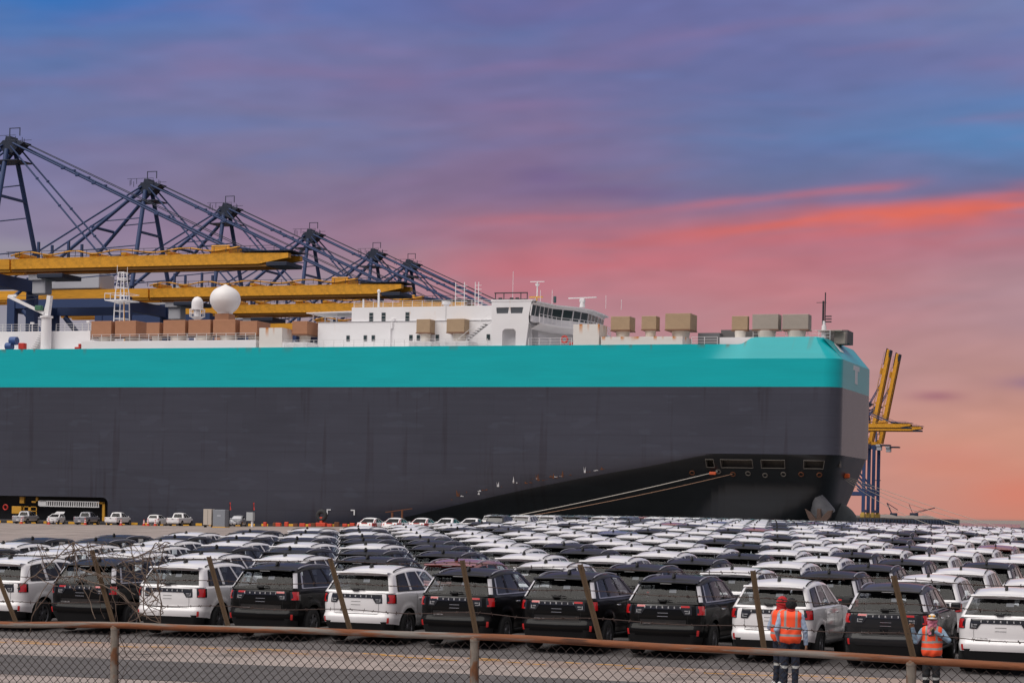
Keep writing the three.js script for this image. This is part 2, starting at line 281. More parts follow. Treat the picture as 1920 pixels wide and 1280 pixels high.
const rustyWhite = mat(0.76, 0.73, 0.69, 0.6, 0, { map: tex(256, 256, (u, v) => { const s = smooth(0.5, 0.75, vnoise(u * 14, 0.5, 5, 14, 0)) * smooth(0.25 + 0.5 * vnoise(u * 14, 2.5, 6, 14, 0), 1, v) * (0.5 + 0.9 * fbm(u * 40, v * 8, 2, 4, 40, 8)); const k = 0.95 + 0.06 * (fbm(u * 8, v * 8, 3, 2, 8, 8) - 0.5); return [lerp(k, 0.75, s), lerp(k, 0.3, s), lerp(k, 0.07, s)]; }) });
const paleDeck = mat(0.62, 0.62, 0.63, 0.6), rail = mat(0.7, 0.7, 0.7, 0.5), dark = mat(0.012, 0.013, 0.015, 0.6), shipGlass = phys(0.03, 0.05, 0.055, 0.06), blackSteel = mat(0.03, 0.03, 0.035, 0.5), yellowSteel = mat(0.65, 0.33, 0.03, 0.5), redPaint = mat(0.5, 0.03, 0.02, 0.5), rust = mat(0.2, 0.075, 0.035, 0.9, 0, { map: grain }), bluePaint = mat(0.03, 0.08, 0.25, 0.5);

// plan outline of the upper hull: near side from aft to bow, rounded corner, flat front, far corner, far side
const AFT = 215;                         // metres of hull abaft the bow
function outline(side, front) {          // side / front: inset functions of s (metres aft of the bow) and of place
  const P = [];
  for (const s of [AFT, 190, 150, 120, 106, 90, 60, 40, 24, 19, 18, 17, 16, 15, 14, 13.4, 12.8, 12.2, 11.6, 11, 9, 7, 5, 3.6]) P.push([s, 0.28 * smooth(16, 3, s)]);
  for (let k = 0; k <= 8; k++) { const a = k / 8 * Math.PI / 2; P.push([2.2 * (1 - Math.sin(a)), 0.3 + 2.2 * (1 - Math.cos(a))]); }
  for (const q of [6, 10, 14, 18, 20.7]) P.push([0, q]);
  for (let k = 1; k <= 6; k++) { const a = k / 6 * Math.PI / 2; P.push([3.7 * (1 - Math.cos(a)), 20.7 + 3.7 * Math.sin(a)]); }
  for (const s of [10, 20, 60, 120, AFT]) P.push([s, 24.4]);
  P.push([AFT, 0]);
  return P;
}
const OUT = outline();
const at = (s, q, h) => [SX - s, h, SZ - q];
const upperWall = (h0, h1, n = 3) => grid(OUT.length - 1, n, (i, j) => at(OUT[i][0], OUT[i][1], lerp(h0, h1, j / n)));
const creased = (g) => { const f = flat(g); f.computeVertexNormals(); return f; };
// lower hull: flares from the knuckle (11 m) down to a sharp stem at the waterline
const KN = 11.05, turnUnder = (s) => s < 16 ? KN : s < 55.5 ? lerp(KN, 3.17, (s - 16) / 39.5) + 0.5 * Math.sin(Math.PI * (s - 16) / 39.5) : 3.17 - (s - 55.5) * 0.23;   // height where the side turns under
function inset(s, h) {
  const t = clamp((KN - h) / (KN - BASE)), sf = 3.8 * t, full = lerp(17, 30, t);
  const u = clamp((s - sf) / (full - sf)), n = lerp(1.35, 7, Math.pow(1 - t, 1.6));
  const hT = turnUnder(s);
  const w = 0.1 + 1.1 * smooth(14, 50, s), flare = Math.max(0, 0.74 * w * Math.log(1 + Math.exp(Math.min(40, (hT - h) / w))) - (h > KN - 0.01 ? 0.74 * w * 0.7 : 0));
  const stem = HB * (1 - Math.pow(Math.max(0, 1 - Math.pow(1 - u, n)), 1 / n)), q = Math.pow(Math.pow(flare, 7) + Math.pow(stem, 7), 1 / 7);
  return { q: Math.min(HB, q), sf };
}
const hullPoint = (s, h, off = 0) => { const i = inset(s, h); return at(s, i.q - off, h); };
const PORTS = [[15.3, 11.1], [9.95, 6.8], [4.3, 1.75], [17.2, 16.2]], PH0 = 9.3, PH1 = 10.3;
const sCol = [...Array.from({ length: 80 }, (_, i) => 104 * Math.pow(i / 79, 1.8)), ...PORTS.flat()].sort((a, b) => a - b).filter((s, i, A) => !i || s - A[i - 1] > 0.004);
const split = (s) => turnUnder(s) - 0.3 * smooth(15.9, 26, s);
const hRows = [BASE - 3, BASE, -1.5, -0.4, 0.7, 1.8, 2.8, 3.8, 4.7, 5.6, 6.4, 7.2, 7.9, 8.5, 9, PH0, 9.6, 9.95, PH1, 10.6, 10.8, 10.93, 11, KN];
function bowLoft(sgn, lower, cut) {
  const rows = lower ? hRows : [0, 0.1, 0.25, 0.45, 0.7, 1], g = grid(sCol.length - 1, rows.length - 1, (i, j) => {
    const top = split(sCol[i]), h = lower ? BASE - 3 + (rows[j] - BASE + 3) * (top - BASE + 3) / (KN - BASE + 3) : lerp(top, KN, rows[j]), hh = Math.max(h, BASE), { sf } = inset(0, hh), s = sCol[i] + sf * Math.max(0, 1 - sCol[i] / 12), q = inset(s, hh).q;
    return at(s, sgn > 0 ? q : 2 * HB - q, h);
  });
  if (cut) { const w = sCol.length, I = []; for (let j = 0; j < rows.length - 1; j++) for (let i = 0; i < w - 1; i++) { const sm2 = (sCol[i] + sCol[i + 1]) / 2; if (rows[j] >= PH0 - 1e-6 && rows[j + 1] <= PH1 + 1e-6 && PORTS.some(([a, b]) => sm2 < a && sm2 > b)) continue; const a = j * w + i; I.push(a, a + 1, a + w + 1, a, a + w + 1, a + w); } g.setIndex(I); }
  return g;
}
const loftPoint = (s0, h) => { const { sf } = inset(0, h), s = s0 + sf * Math.max(0, 1 - s0 / 12); return at(s, inset(s, h).q, h); };
// aft lower side with the ramp door opening
const sideShape = new THREE.Shape(); sideShape.moveTo(SX - AFT, BASE - 3); sideShape.lineTo(SX - 104, BASE - 3); sideShape.lineTo(SX - 104, KN); sideShape.lineTo(SX - AFT, KN); sideShape.closePath();
const hole = new THREE.Path(); { const x0 = -186, x1 = -155.9, y0 = 0.55, y1 = 3.95, r = 0.9; hole.moveTo(x0, y0); hole.lineTo(x1, y0); hole.lineTo(x1, y1 - r); hole.absarc(x1 - r, y1 - r, r, 0, Math.PI / 2); hole.lineTo(x0, y1); hole.closePath(); }
sideShape.holes.push(hole);
const aftSide = new THREE.ShapeGeometry(sideShape, 6); aftSide.translate(0, 0, SZ);
const hull = sm('hull', [upperWall(KN, 19.6, 4), bowLoft(1, false), bowLoft(-1, false), aftSide, span(SX - AFT, SX - 104, BASE - 3, KN, SZ - 24.38, SZ - 24.4), span(SX - AFT, SX - AFT + 0.1, BASE - 3, KN, SZ - 0.02, SZ - 24.37),
grid(60, 1, (i, j) => { const s = 104 * Math.pow(i / 60, 1.8), q = inset(s, KN - 0.01).q; return at(s, j ? 24.4 - q : q, KN - 0.02); })], hullGrey);
hull.userData.label = 'dark grey lower hull';
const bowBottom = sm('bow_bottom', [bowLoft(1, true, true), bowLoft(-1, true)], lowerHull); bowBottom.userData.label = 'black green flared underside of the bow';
// turquoise band: vertical to the knuckle, bow top sloping inboard
function bandTop(i) {
  const [s, q] = OUT[i], near = q < 12, w = smooth(19, 12, s), up = smooth(13.2, 11.2, s);
  const h = lerp(25.08, 26.0, up); let s2 = s, q2 = q;
  if (s < 19) { q2 = near ? q + 0.85 * w : q - 0.85 * w; if (s < 4) s2 = s + 2.6 * smooth(4, 0, s); if (s < 0.3 && q > 2.4 && q < 21) q2 = 1.5 + (q - 2.5) * (21.3 / 18.2); }
  return at(s2, q2, h);
}
const bandUV = (g) => { const p = g.attributes.position, uv = g.attributes.uv; for (let i = 0; i < p.count; i++) uv.setXY(i, (p.getX(i) + p.getZ(i) * 0.6) / 104, clamp((p.getY(i) - 19.6) / 5.5, 0.002, 0.998)); return g; };
const kink = (i) => 23.2 + (OUT[i][0] > 19 ? 0 : 0);
const bandLow = grid(OUT.length - 1, 2, (i, j) => at(OUT[i][0], OUT[i][1], lerp(19.6, kink(i), j / 2))), bandHigh = grid(OUT.length - 1, 2, (i, j) => { const a = at(OUT[i][0], OUT[i][1], kink(i)), b = bandTop(i); return [0, 1, 2].map((k) => lerp(a[k], b[k], j / 2)); });
const band = sm('hull_band', [bandUV(bandLow), bandUV(bandHigh)], hullTeal, ship, false);
band.userData.label = 'turquoise band round the upper hull';
{ // upper deck: follows the band's top edge
  const n = OUT.length - 7; // near side + front points
  sm('deck', [span(SX - AFT, SX - 19.6, 24.7, 24.95, SZ - 0.25, SZ - 24.2), span(SX - 19.6, SX - 10.6, 24.7, 24.95, SZ - 1.4, SZ - 22.7), span(SX - 10.6, SX - 3.2, 25.5, 25.75, SZ - 1.9, SZ - 22.6)], paleDeck);
}
// door recess and what stands in it
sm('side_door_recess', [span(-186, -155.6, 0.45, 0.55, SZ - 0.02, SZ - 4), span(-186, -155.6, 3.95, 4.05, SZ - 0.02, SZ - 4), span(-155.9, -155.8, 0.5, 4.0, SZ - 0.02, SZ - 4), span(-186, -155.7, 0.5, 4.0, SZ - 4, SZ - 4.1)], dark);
{
  const gw = sm('gangway', [span(-167.4, -157.6, 3.22, 3.34, SZ - 0.5, SZ - 0.6), span(-167.4, -157.6, 2.5, 2.62, SZ - 0.5, SZ - 0.6), span(-167.6, -166.3, 2.6, 3.3, SZ - 0.5, SZ - 0.62)], rail);
  for (let k = 0; k < 24; k++) { const x = -166.2 + k * 0.365; sm('gangway_step', span(x, x + 0.16, 2.62, 3.22, SZ - 0.52, SZ - 0.6), rail, gw); }
  const yf = sm('yellow_frame', [span(-157.3, -156.9, 0.6, 3.2, SZ - 0.9, SZ - 1.2), span(-158.2, -156.9, 3.0, 3.25, SZ - 0.9, SZ - 1.2)], yellowSteel);
  sm('yellow_winch', [rbox(1.6, 1.1, 0.9, 0.08, -171.2, 1.9, SZ - 0.9), span(-170.9, -170.2, 2.9, 3.8, SZ - 0.8, SZ - 1.2), span(-168.2, -167.9, 3.0, 3.8, SZ - 0.8, SZ - 1.2), span(-168.9, -167.9, 3.0, 3.25, SZ - 0.8, SZ - 1.1), span(-170.1, -167.9, 2.35, 2.45, SZ - 0.6, SZ - 0.7), span(-170.1, -167.9, 1.75, 1.85, SZ - 0.6, SZ - 0.7), span(-170.1, -170, 1.2, 2.45, SZ - 0.6, SZ - 0.7), span(-169.3, -168.9, 1.2, 2.45, SZ - 0.6, SZ - 0.7), span(-168, -167.9, 1.2, 2.45, SZ - 0.6, SZ - 0.7)], yellowSteel);
  const ring = new THREE.TorusGeometry(0.36, 0.11, 8, 20); ring.translate(-172.95, 2.26, SZ - 0.35); sm('lifebuoy', ring, redPaint);
  sm('ramp_sill', [span(-186, -156.2, -0.6, 0.5, SZ + 0.05, SZ + 0.25)], mat(0.12, 0.11, 0.11, 0.8, 0, { map: grain }));
}
// tug brackets painted on the hull, scuffs and rust along the flare
const hullMark = mat(0.72, 0.72, 0.73, 0.6);
for (const [x, d] of [[-121.8, 1], [-117.6, -1]]) sm('hull_marking', [span(x, x + d * 0.62, 2.78, 2.93, SZ + 0.004, SZ + 0.012), span(x, x + d * 0.17, 2.2, 2.775, SZ + 0.004, SZ + 0.012)], hullMark, hull);
{ const R = rng(12), rs = [], ws = [];
  for (let k = 0; k < 46; k++) { const s = 30 + R() * 22, h = turnUnder(s) + 0.25 + R() * 0.9 * smooth(30, 48, s), w = 0.08 + R() * 0.4, hh = 0.06 + R() * (R() < 0.25 ? 0.9 : 0.16); const g = grid(3, 2, (i, j) => hullPoint(s + w * i / 3, h + hh * j / 2 * (0.6 + 0.4 * Math.sin(i * 2 + k)), 0.02)); (R() < 0.6 ? rs : ws).push(g); }
  sm('rust_scuffs', rs, rust, hull); sm('paint_scuffs', ws, hullMark, hull);
}
// mooring ports, fairleads, anchor, bulb
function frameAt(s, h) { const p = V(...hullPoint(s, h)), a = V(...hullPoint(s + 0.4, h)).sub(V(...hullPoint(s - 0.4, h))).normalize().negate(), b = V(...hullPoint(s, h + 0.3)).sub(V(...hullPoint(s, h - 0.3))).normalize(), n = a.clone().cross(b).normalize(); const b2 = n.clone().cross(a); return new THREE.Matrix4().makeBasis(a, b2, n).setPosition(p); }
function rrect(w, h, r) { const s = new THREE.Shape(); s.moveTo(-w / 2 + r, -h / 2); s.lineTo(w / 2 - r, -h / 2); s.absarc(w / 2 - r, -h / 2 + r, r, -Math.PI / 2, 0); s.lineTo(w / 2, h / 2 - r); s.absarc(w / 2 - r, h / 2 - r, r, 0, Math.PI / 2); s.lineTo(-w / 2 + r, h / 2); s.absarc(-w / 2 + r, h / 2 - r, r, Math.PI / 2, Math.PI); s.lineTo(-w / 2, -h / 2 + r); s.absarc(-w / 2 + r, -h / 2 + r, r, Math.PI, 1.5 * Math.PI); return s; }
const rimM = mat(0.2, 0.185, 0.165, 0.7, 0, { map: grain });
for (const [a, b] of PORTS) {                       // each port is a real opening with a steel recess behind it
  const edge = (t) => { const k = ((t % 4) + 4) % 4, f = k % 1, s = k < 1 ? lerp(a, b, f) : k < 2 ? b : k < 3 ? lerp(b, a, f) : a, h = k < 1 ? PH0 : k < 2 ? lerp(PH0, PH1, f) : k < 3 ? PH1 : lerp(PH1, PH0, f); return loftPoint(s, Math.min(h, split(s))); };
  sm('port_recess', [grid(32, 3, (i, j) => { const p = edge(i / 8); return [p[0], p[1], p[2] - [-0.05, 0.02, 0.8, 1.7][j]]; }), grid(8, 2, (i, j) => { const p = loftPoint(lerp(a, b, i / 8), lerp(PH0, PH1, j / 2)); return [p[0], p[1], p[2] - 1.7]; })], rimM, bowBottom);
  const pts = []; for (let k = 0; k < 32; k++) { const p = edge(k / 8); pts.push(V(p[0], p[1], p[2] + 0.03)); }
  sm('port_frame', [new THREE.TubeGeometry(new THREE.CatmullRomCurve3(pts, true), 96, 0.055, 6, true)], rimM, bowBottom);
}
for (const [r, h, m] of [[-67.4, 8.8, rimM], [-65.5, 8.5, rust], [-63.5, 8.62, rimM], [-61.3, 8.42, rimM], [-58.9, 8.58, rimM], [-54.3, 8.57, rust], [-70.8, 8.6, rust], [-56.6, 8.6, rust]]) {
  const M = frameAt(SX - r, h), t = new THREE.TorusGeometry(0.3, 0.08, 6, 14); t.translate(0, 0, 0.05);
  sm('fairlead', t.applyMatrix4(M), m, bowBottom);
}
for (const [q, h] of [[3, 10.0], [5.5, 10.0], [8.3, 10.1], [9.6, 9.9]]) { sm('bow_port', rbox(0.3, 0.9, 0.7, 0.1, SX - 0.42 - (11 - h) * 0.12, h, SZ - q - 1.2), rimM, bowBottom); }
{
  const g = new THREE.CylinderGeometry(0.75, 1.75, 2.5, 9, 3); g.rotateX(0.35); g.rotateZ(0.25); const p = hullPoint(3.1, 4.6); g.translate(p[0], p[1] + 0.2, p[2] + 0.3);
  sm('anchor_pocket', g, mat(0.13, 0.135, 0.15, 0.5, 0, { map: grain }));
  const ax = p[0] + 0.3, az = p[2] + 1.75, f = (pts, d) => { const s = new THREE.Shape(pts.map((q) => new THREE.Vector2(...q))), e = new THREE.ExtrudeGeometry(s, { depth: d, bevelEnabled: true, bevelSize: 0.06, bevelThickness: 0.06, bevelSegments: 1 }); e.translate(ax, p[1] - 1.6, az); return e; };
  sm('anchor', [f([[-1.75, 1.15], [-1.15, 0.75], [-0.35, -0.15], [-0.2, -0.55], [-0.75, -0.6], [-1.3, 0.1]], 0.5), f([[1.75, 1.05], [1.2, 0.95], [0.35, 0.05], [0.15, -0.55], [0.75, -0.6], [1.45, 0.2]], 0.5), f([[-0.24, -0.3], [0.24, -0.3], [0.18, 1.2], [-0.2, 1.2]], 0.3), rbox(1.5, 0.5, 0.8, 0.15, ax, p[1] - 2.0, az + 0.2)], mat(0.13, 0.085, 0.07, 0.9, 0, { map: grain }));
  const b = new THREE.SphereGeometry(1, 22, 16); b.scale(4.8, 3.3, 1.9); b.translate(SX - 4.3, 2.3, SZ - HB); sm('bulbous_bow', b, mat(0.06, 0.075, 0.08, 0.5, 0, { map: grain }), hull);
}
{ // letter on the flat bow and the white patch above it
  sm('bow_letter', [span(SX + 0.002, SX + 0.03, 22.35, 22.95, SZ - 9.2, SZ - 13.4), span(SX + 0.002, SX + 0.03, 20.6, 22.35, SZ - 10.4, SZ - 12.2)], hullMark, band);
  sm('bow_patch', grid(1, 1, (i, j) => { const t = 0.45 + 0.4 * i, q = 6 + 3 * j + i; return [SX - 2.6 * t + 0.03, 23.2 + 2.8 * t + 0.03, SZ - q]; }), hullMark, band);
}
// rails
function railing(x0, x1, h0, z, { rails = 3, ht = 1.05, step = 1.5, m = rail, name = 'railing' } = {}) {
  const gs = [], L = Math.abs(x1 - x0), n = Math.max(1, Math.round(L / step));
  for (let k = 0; k <= n; k++) { const x = lerp(x0, x1, k / n); gs.push(box(0.06, ht, 0.06, x, h0 + ht / 2, z)); }
  for (let k = 1; k <= rails; k++) gs.push(box(L, 0.045, 0.045, (x0 + x1) / 2, h0 + ht * k / rails, z + 0.001));
  return sm(name, gs, m);
}
railing(-215, -168.5, 27.95, SZ - 3.4); railing(-167, -161.2, 27.95, SZ - 3.4); railing(-159.4, -133.5, 26.2, SZ - 0.75, { ht: 0.95 }); railing(-128.9, -99, 25.0, SZ - 0.4); railing(-93.2, -87.2, 25.0, SZ - 0.4);
railing(-71, -67.6, 25.0, SZ - 0.6); railing(-120.6, -100.2, 30.9, SZ - 5.1, { ht: 0.85 }); railing(-128.6, -121, 28.0, SZ - 6.5); railing(-63.5, -53.5, 25.75, SZ - 3.0, { ht: 1.2 });
// aft deckhouse, coamings, white lockers
sm('deckhouse', [span(-215, -161.2, 25.0, 27.95, SZ - 3.2, SZ - 18), span(-161.2, -159.2, 25.0, 26.6, SZ - 3.2, SZ - 14)], white);
sm('vent_coaming', [span(-161, -133.3, 24.96, 26.2, SZ - 0.5, SZ - 6.2)], white);
sm('locker', metreUVBox(span(-132.9, -129.4, 24.96, 27.85, SZ - 0.7, SZ - 4)), rustyWhite, ship, false);
sm('vent_coaming', [span(-129.35, -125.6, 24.96, 25.85, SZ - 0.7, SZ - 5)], white);
sm('vent_coaming', [span(-110.4, -107.2, 24.96, 25.8, SZ - 0.6, SZ - 4)], white); sm('vent_coaming', [span(-105.9, -101.8, 24.96, 25.8, SZ - 0.6, SZ - 4)], white);
sm('locker', metreUVBox(span(-87.05, -83.5, 24.96, 27.85, SZ - 0.5, SZ - 4)), rustyWhite, ship, false);
sm('vent_coaming', metreUVBox(span(-83.2, -72.2, 24.96, 26.15, SZ - 0.5, SZ - 5)), rustyWhite, ship, false);
sm('vent_coaming', [span(-67.4, -62.9, 24.96, 26.0, SZ - 1.0, SZ - 5)], white);
function metreUVBox(g) { const f = flat(g); const p = f.attributes.position; f.computeBoundingBox(); const b = f.boundingBox, uv = f.attributes.uv; for (let i = 0; i < p.count; i++) uv.setXY(i, (p.getX(i) - b.min.x + (p.getZ(i) - b.min.z) * 0.7) / 7, (p.getY(i) - b.min.y) / (b.max.y - b.min.y) * 0.99); return f; }
// ventilator boxes on pedestals
const louvre = tex(128, 128, (u, v) => { const s = 0.5 + 0.5 * Math.sin(v * Math.PI * 2 * 16), k = 0.8 + 0.2 * s + 0.14 * (fbm(u * 5, v * 5, 3, 81, 5, 5) - 0.5); return k; }, { rep: [0.5, 0.5] });
const louvreBump = tex(64, 128, (u, v) => 0.5 + 0.5 * Math.sin(v * Math.PI * 2 * 16), { data: true, rep: [0.5, 0.5] });
const copperBox = mat(0.43, 0.2, 0.105, 0.7, 0, { map: louvre, bumpMap: louvreBump, bumpScale: 0.02 }), tanBox = mat(0.44, 0.31, 0.19, 0.7, 0, { map: louvre, bumpMap: louvreBump, bumpScale: 0.02 }), greyBox = mat(0.4, 0.35, 0.3, 0.65, 0, { map: louvre, bumpMap: louvreBump, bumpScale: 0.02 }), cream = mat(0.66, 0.62, 0.55, 0.6);
for (const [x0, x1, h0, h1, m, dz, dep] of [[-160.6, -157.3, 27.06, 29.25, copperBox, 2.4, 3.2], [-156.7, -153.3, 27.04, 29.25, copperBox, 2.4, 4.6], [-151.6, -149.5, 27.12, 28.95, copperBox, 2.4, 2.5], [-148.9, -145.4, 27.15, 29.25, copperBox, 2.4, 3], [-144.9, -141.4, 27.15, 29.25, copperBox, 2.4, 3], [-141, -137.5, 27.1, 29.25, copperBox, 2.4, 3], [-136.8, -134.1, 27.1, 29.0, copperBox, 2.4, 4.2], [-128.7, -126.4, 27.08, 28.9, copperBox, 2.4, 3.6],
  [-110.1, -108.1, 27.13, 28.95, tanBox, 2.4, 2], [-105.7, -103.1, 27.15, 28.95, tanBox, 2.4, 3.2], [-82.5, -79.9, 27.2, 29, tanBox, 2.4, 2.6], [-78.3, -76.3, 27.25, 29, tanBox, 2.4, 1.8], [-75.1, -71.7, 27.2, 29.3, tanBox, 2.4, 3.4], [-66.2, -64.1, 27.05, 28.85, tanBox, 2.4, 0.9], [-63.5, -60.1, 27.1, 29.05, greyBox, 2.4, 2], [-59.6, -56.2, 27.05, 29, greyBox, 2.4, 2]]) {
  const z0 = SZ - dz, v = new THREE.Group(); v.name = 'ventilator'; ship.add(v); const cx = (x0 + x1) / 2, cz = z0 - dep / 2, w = x1 - x0;
  sm('louvre_box', metreUV(merged([rbox(w, h1 - h0, dep, 0.05, cx, (h0 + h1) / 2, cz, 1)])), m, v);
  sm('box_rim', [span(x0 - 0.05, x1 + 0.05, h0 - 0.12, h0 - 0.002, z0 + 0.05, z0 - dep - 0.05)], mat(0.2, 0.1, 0.06, 0.7), v);
  sm('pedestal', [cyl(w * 0.3, w * 0.36, h0 - 25.9, cx, 25.8, cz, 18), cyl(w * 0.34, w * 0.34, 0.12, cx, 25.8, cz, 18)], cream, v);
}
// radomes
{
  const g = new THREE.Group(); g.name = 'large_radome'; ship.add(g); const pts = [[0, 0], [1.0, 0.05], [1.15, 0.3], [1.75, 0.9], [2.17, 1.7], [2.22, 2.3], [2.05, 2.95], [1.6, 3.55], [0.95, 3.95], [0.4, 4.2], [0.1, 4.36], [0, 4.4]].map((p) => new THREE.Vector2(...p));
  const l = new THREE.LatheGeometry(new THREE.SplineCurve(pts).getPoints(40), 32); l.translate(-143.2, 30.7, SZ - 10.2); sm('dome', l, mat(0.8, 0.78, 0.77, 0.45), g);
  sm('tower', [span(-144.3, -142.1, 24.9, 30.75, SZ - 9.2, SZ - 11.2)], copperBox, g);
}
{
  const g = new THREE.Group(); g.name = 'small_radome'; ship.add(g); const x = -147.7, z = SZ - 10.2;
  const l = new THREE.LatheGeometry([[0.75, 0], [0.85, 0.1], [0.85, 1.1], [0.72, 1.5], [0.42, 1.85], [0, 1.98]].map((p) => new THREE.Vector2(...p)), 20); l.translate(x, 31.4, z); sm('dome', l, white, g);
  const gs = [cyl(0.35, 0.45, 6.5, x, 24.9, z, 12), cyl(0.5, 1.1, 0.35, x, 30.1, z, 16)]; for (let k = 0; k < 10; k++) { const a = k / 10 * Math.PI * 2; gs.push(box(0.06, 1.1, 0.06, x + 1.1 * Math.cos(a), 30.95, z + 1.1 * Math.sin(a))); }
  for (const y of [30.95, 31.5]) { const t = new THREE.TorusGeometry(1.1, 0.04, 4, 24); t.rotateX(Math.PI / 2); t.translate(x, y, z); gs.push(t); }
  sm('platform', gs, white, g);
}
{ // lattice signal mast with platform
  const g = new THREE.Group(); g.name = 'lattice_mast'; ship.add(g); const x = -161.2, z = SZ - 12, gs = [];
  for (const [sx, sz] of [[-1, -1], [1, -1], [1, 1], [-1, 1]]) gs.push(bar(V(x + sx * 0.95, 24.9, z + sz * 0.95), V(x + sx * 0.75, 34, z + sz * 0.75), 0.09, 6), bar(V(x + sx * 0.75, 34, z + sz * 0.75), V(x + sx * 0.4, 37.4, z + sz * 0.4), 0.07, 6));
  for (let y = 27; y < 37.4; y += 1.15) { const w = y < 34 ? lerp(0.95, 0.75, (y - 25) / 9) : lerp(0.75, 0.4, (y - 34) / 3.4); for (const s of [-1, 1]) gs.push(box(2 * w, 0.08, 0.08, x, y, z + s * w), box(0.08, 0.08, 2 * w, x + s * w, y, z)); }
  sm('frame', gs, white, g);
  sm('platform', [box(3.7, 0.14, 3.7, x, 33.1, z), box(3.7, 0.06, 0.06, x, 34.1, z + 1.85), box(3.7, 0.06, 0.06, x, 34.1, z - 1.85), box(0.06, 0.06, 3.7, x - 1.85, 34.1, z), box(0.06, 0.06, 3.7, x + 1.85, 34.1, z), ...[-1.85, -0.9, 0, 0.9, 1.85].map((d) => box(0.06, 1, 0.06, x + d, 33.6, z + 1.85))], white, g);
  sm('antenna', [bar(V(x - 0.9, 37.2, z), V(x - 0.9, 38.4, z), 0.04, 5), bar(V(x + 0.8, 36.6, z), V(x + 0.8, 38.1, z), 0.04, 5), box(1.9, 0.08, 0.08, x, 37.2, z), box(1.5, 0.14, 0.2, x + 0.2, 36.4, z + 0.5)], white, g);
  sm('yellow_ladder', [bar(V(x + 1.2, 25, z + 1), V(x + 0.9, 32.8, z + 1), 0.07, 5)], yellowSteel, g);
}
{ // provision crane
  const g = new THREE.Group(); g.name = 'deck_crane'; ship.add(g); const x = -167.9, z = SZ - 2.2;
  sm('column', [cyl(0.78, 0.72, 4.9, x, 25, z, 20), cyl(0.95, 0.95, 0.25, x, 29.8, z, 20)], white, g);
  sm('tower', [beam(V(x + 0.15, 30, z), V(x + 0.5, 33, z), 0.7, 0.6), beam(V(x - 0.5, 30.1, z), V(x + 0.3, 32.9, z), 0.25, 0.2)], white, g);
  sm('jib', [beam(V(x - 0.3, 30.4, z + 0.1), V(-174.3, 33.0, z + 0.1), 0.45, 0.4), beam(V(-174.3, 33.0, z), V(-173, 33.1, z), 0.35, 0.35)], white, g);
  sm('cable', [bar(V(x + 0.4, 33, z), V(-174.2, 33.1, z), 0.035, 4), bar(V(x + 0.4, 32.9, z), V(-172.4, 32.3, z), 0.035, 4)], blackSteel, g);
  sm('winch', [rbox(1.1, 0.7, 0.7, 0.1, x - 1.1, 31.2, z + 0.3)], mat(0.05, 0.16, 0.09, 0.6), g);
}
sm('blue_winch', [new THREE.CylinderGeometry(0.6, 0.6, 1.1, 16).rotateZ(Math.PI / 2).translate(-172.6, 26.4, SZ - 1.1), new THREE.CylinderGeometry(0.55, 0.55, 1.0, 16).rotateZ(Math.PI / 2).translate(-173.2, 25.6, SZ - 0.9)], bluePaint);
sm('red_winch', [rbox(1.0, 0.9, 0.8, 0.1, -171, 25.6, SZ - 0.9)], redPaint); sm('red_valve', [rbox(0.9, 0.4, 0.5, 0.08, -161.6, 25.2, SZ - 0.6), rbox(0.35, 0.7, 0.4, 0.08, -161.3, 25.5, SZ - 0.6)], redPaint);
for (const [x, h] of [[-171.4, 29.1], [-162, 29.2]]) sm('deck_light', [bar(V(x, 27.9, SZ - 4), V(x, h, SZ - 4), 0.07, 6), rbox(0.5, 0.3, 0.4, 0.05, x, h + 0.1, SZ - 4)], white);
{ // outside stair against the aft deckhouse
  const g = new THREE.Group(); g.name = 'outside_stair'; ship.add(g); for (let k = 0; k < 10; k++) sm('stair_tread', box(0.42, 0.07, 0.8, -170.4 + k * 0.2, 25.1 + k * 0.3, SZ - 2.7), mat(0.35, 0.35, 0.36, 0.6), g);
}
// accommodation block
const acc = sm('accommodation_block', [span(-125.6, -99.5, 24.96, 28.85, SZ - 4.2, SZ - 21), span(-120.7, -99.6, 28.85, 30.9, SZ - 4.6, SZ - 20), span(-99.5, -93.2, 24.96, 28.3, SZ - 4.3, SZ - 22)], white);
const winFrame = mat(0.3, 0.3, 0.31, 0.5);
for (const x of [-121, -118.4, -117.2, -111.6, -110.5, -107.7, -100.3]) { sm('window', rbox(0.56, 0.82, 0.1, 0.04, x, 26.6, SZ - 4.2, 1), winFrame, acc); sm('window_pane', rbox(0.44, 0.7, 0.06, 0.02, x, 26.6, SZ - 4.13, 1), shipGlass, acc); }
for (const x of [-117.75, -115.9, -112.35]) for (const [k, y] of [28.98, 29.45, 29.92].entries()) { sm('window', rbox(0.66, 0.46, 0.1, 0.03, x, y, SZ - 4.62, 1), winFrame, acc); sm('window_pane', rbox(0.5, 0.34, 0.06, 0.02, x, y, SZ - 4.55, 1), shipGlass, acc); }
sm('wall_pipe', [bar(V(-114.6, 25, SZ - 4.05), V(-114.6, 28.6, SZ - 4.05), 0.09, 8)], white, acc);
sm('wall_locker', [rbox(0.55, 0.5, 0.3, 0.05, -114.4, 29.1, SZ - 4.5), rbox(0.25, 0.9, 0.25, 0.04, -114.4, 28.3, SZ - 4.1)], white, acc);
sm('wall_seam', [span(-125.6, -99.6, 28.83, 28.9, SZ - 4.12, SZ - 4.2), span(-106.7, -106.66, 28.9, 30.9, SZ - 4.57, SZ - 4.6)], winFrame, acc);
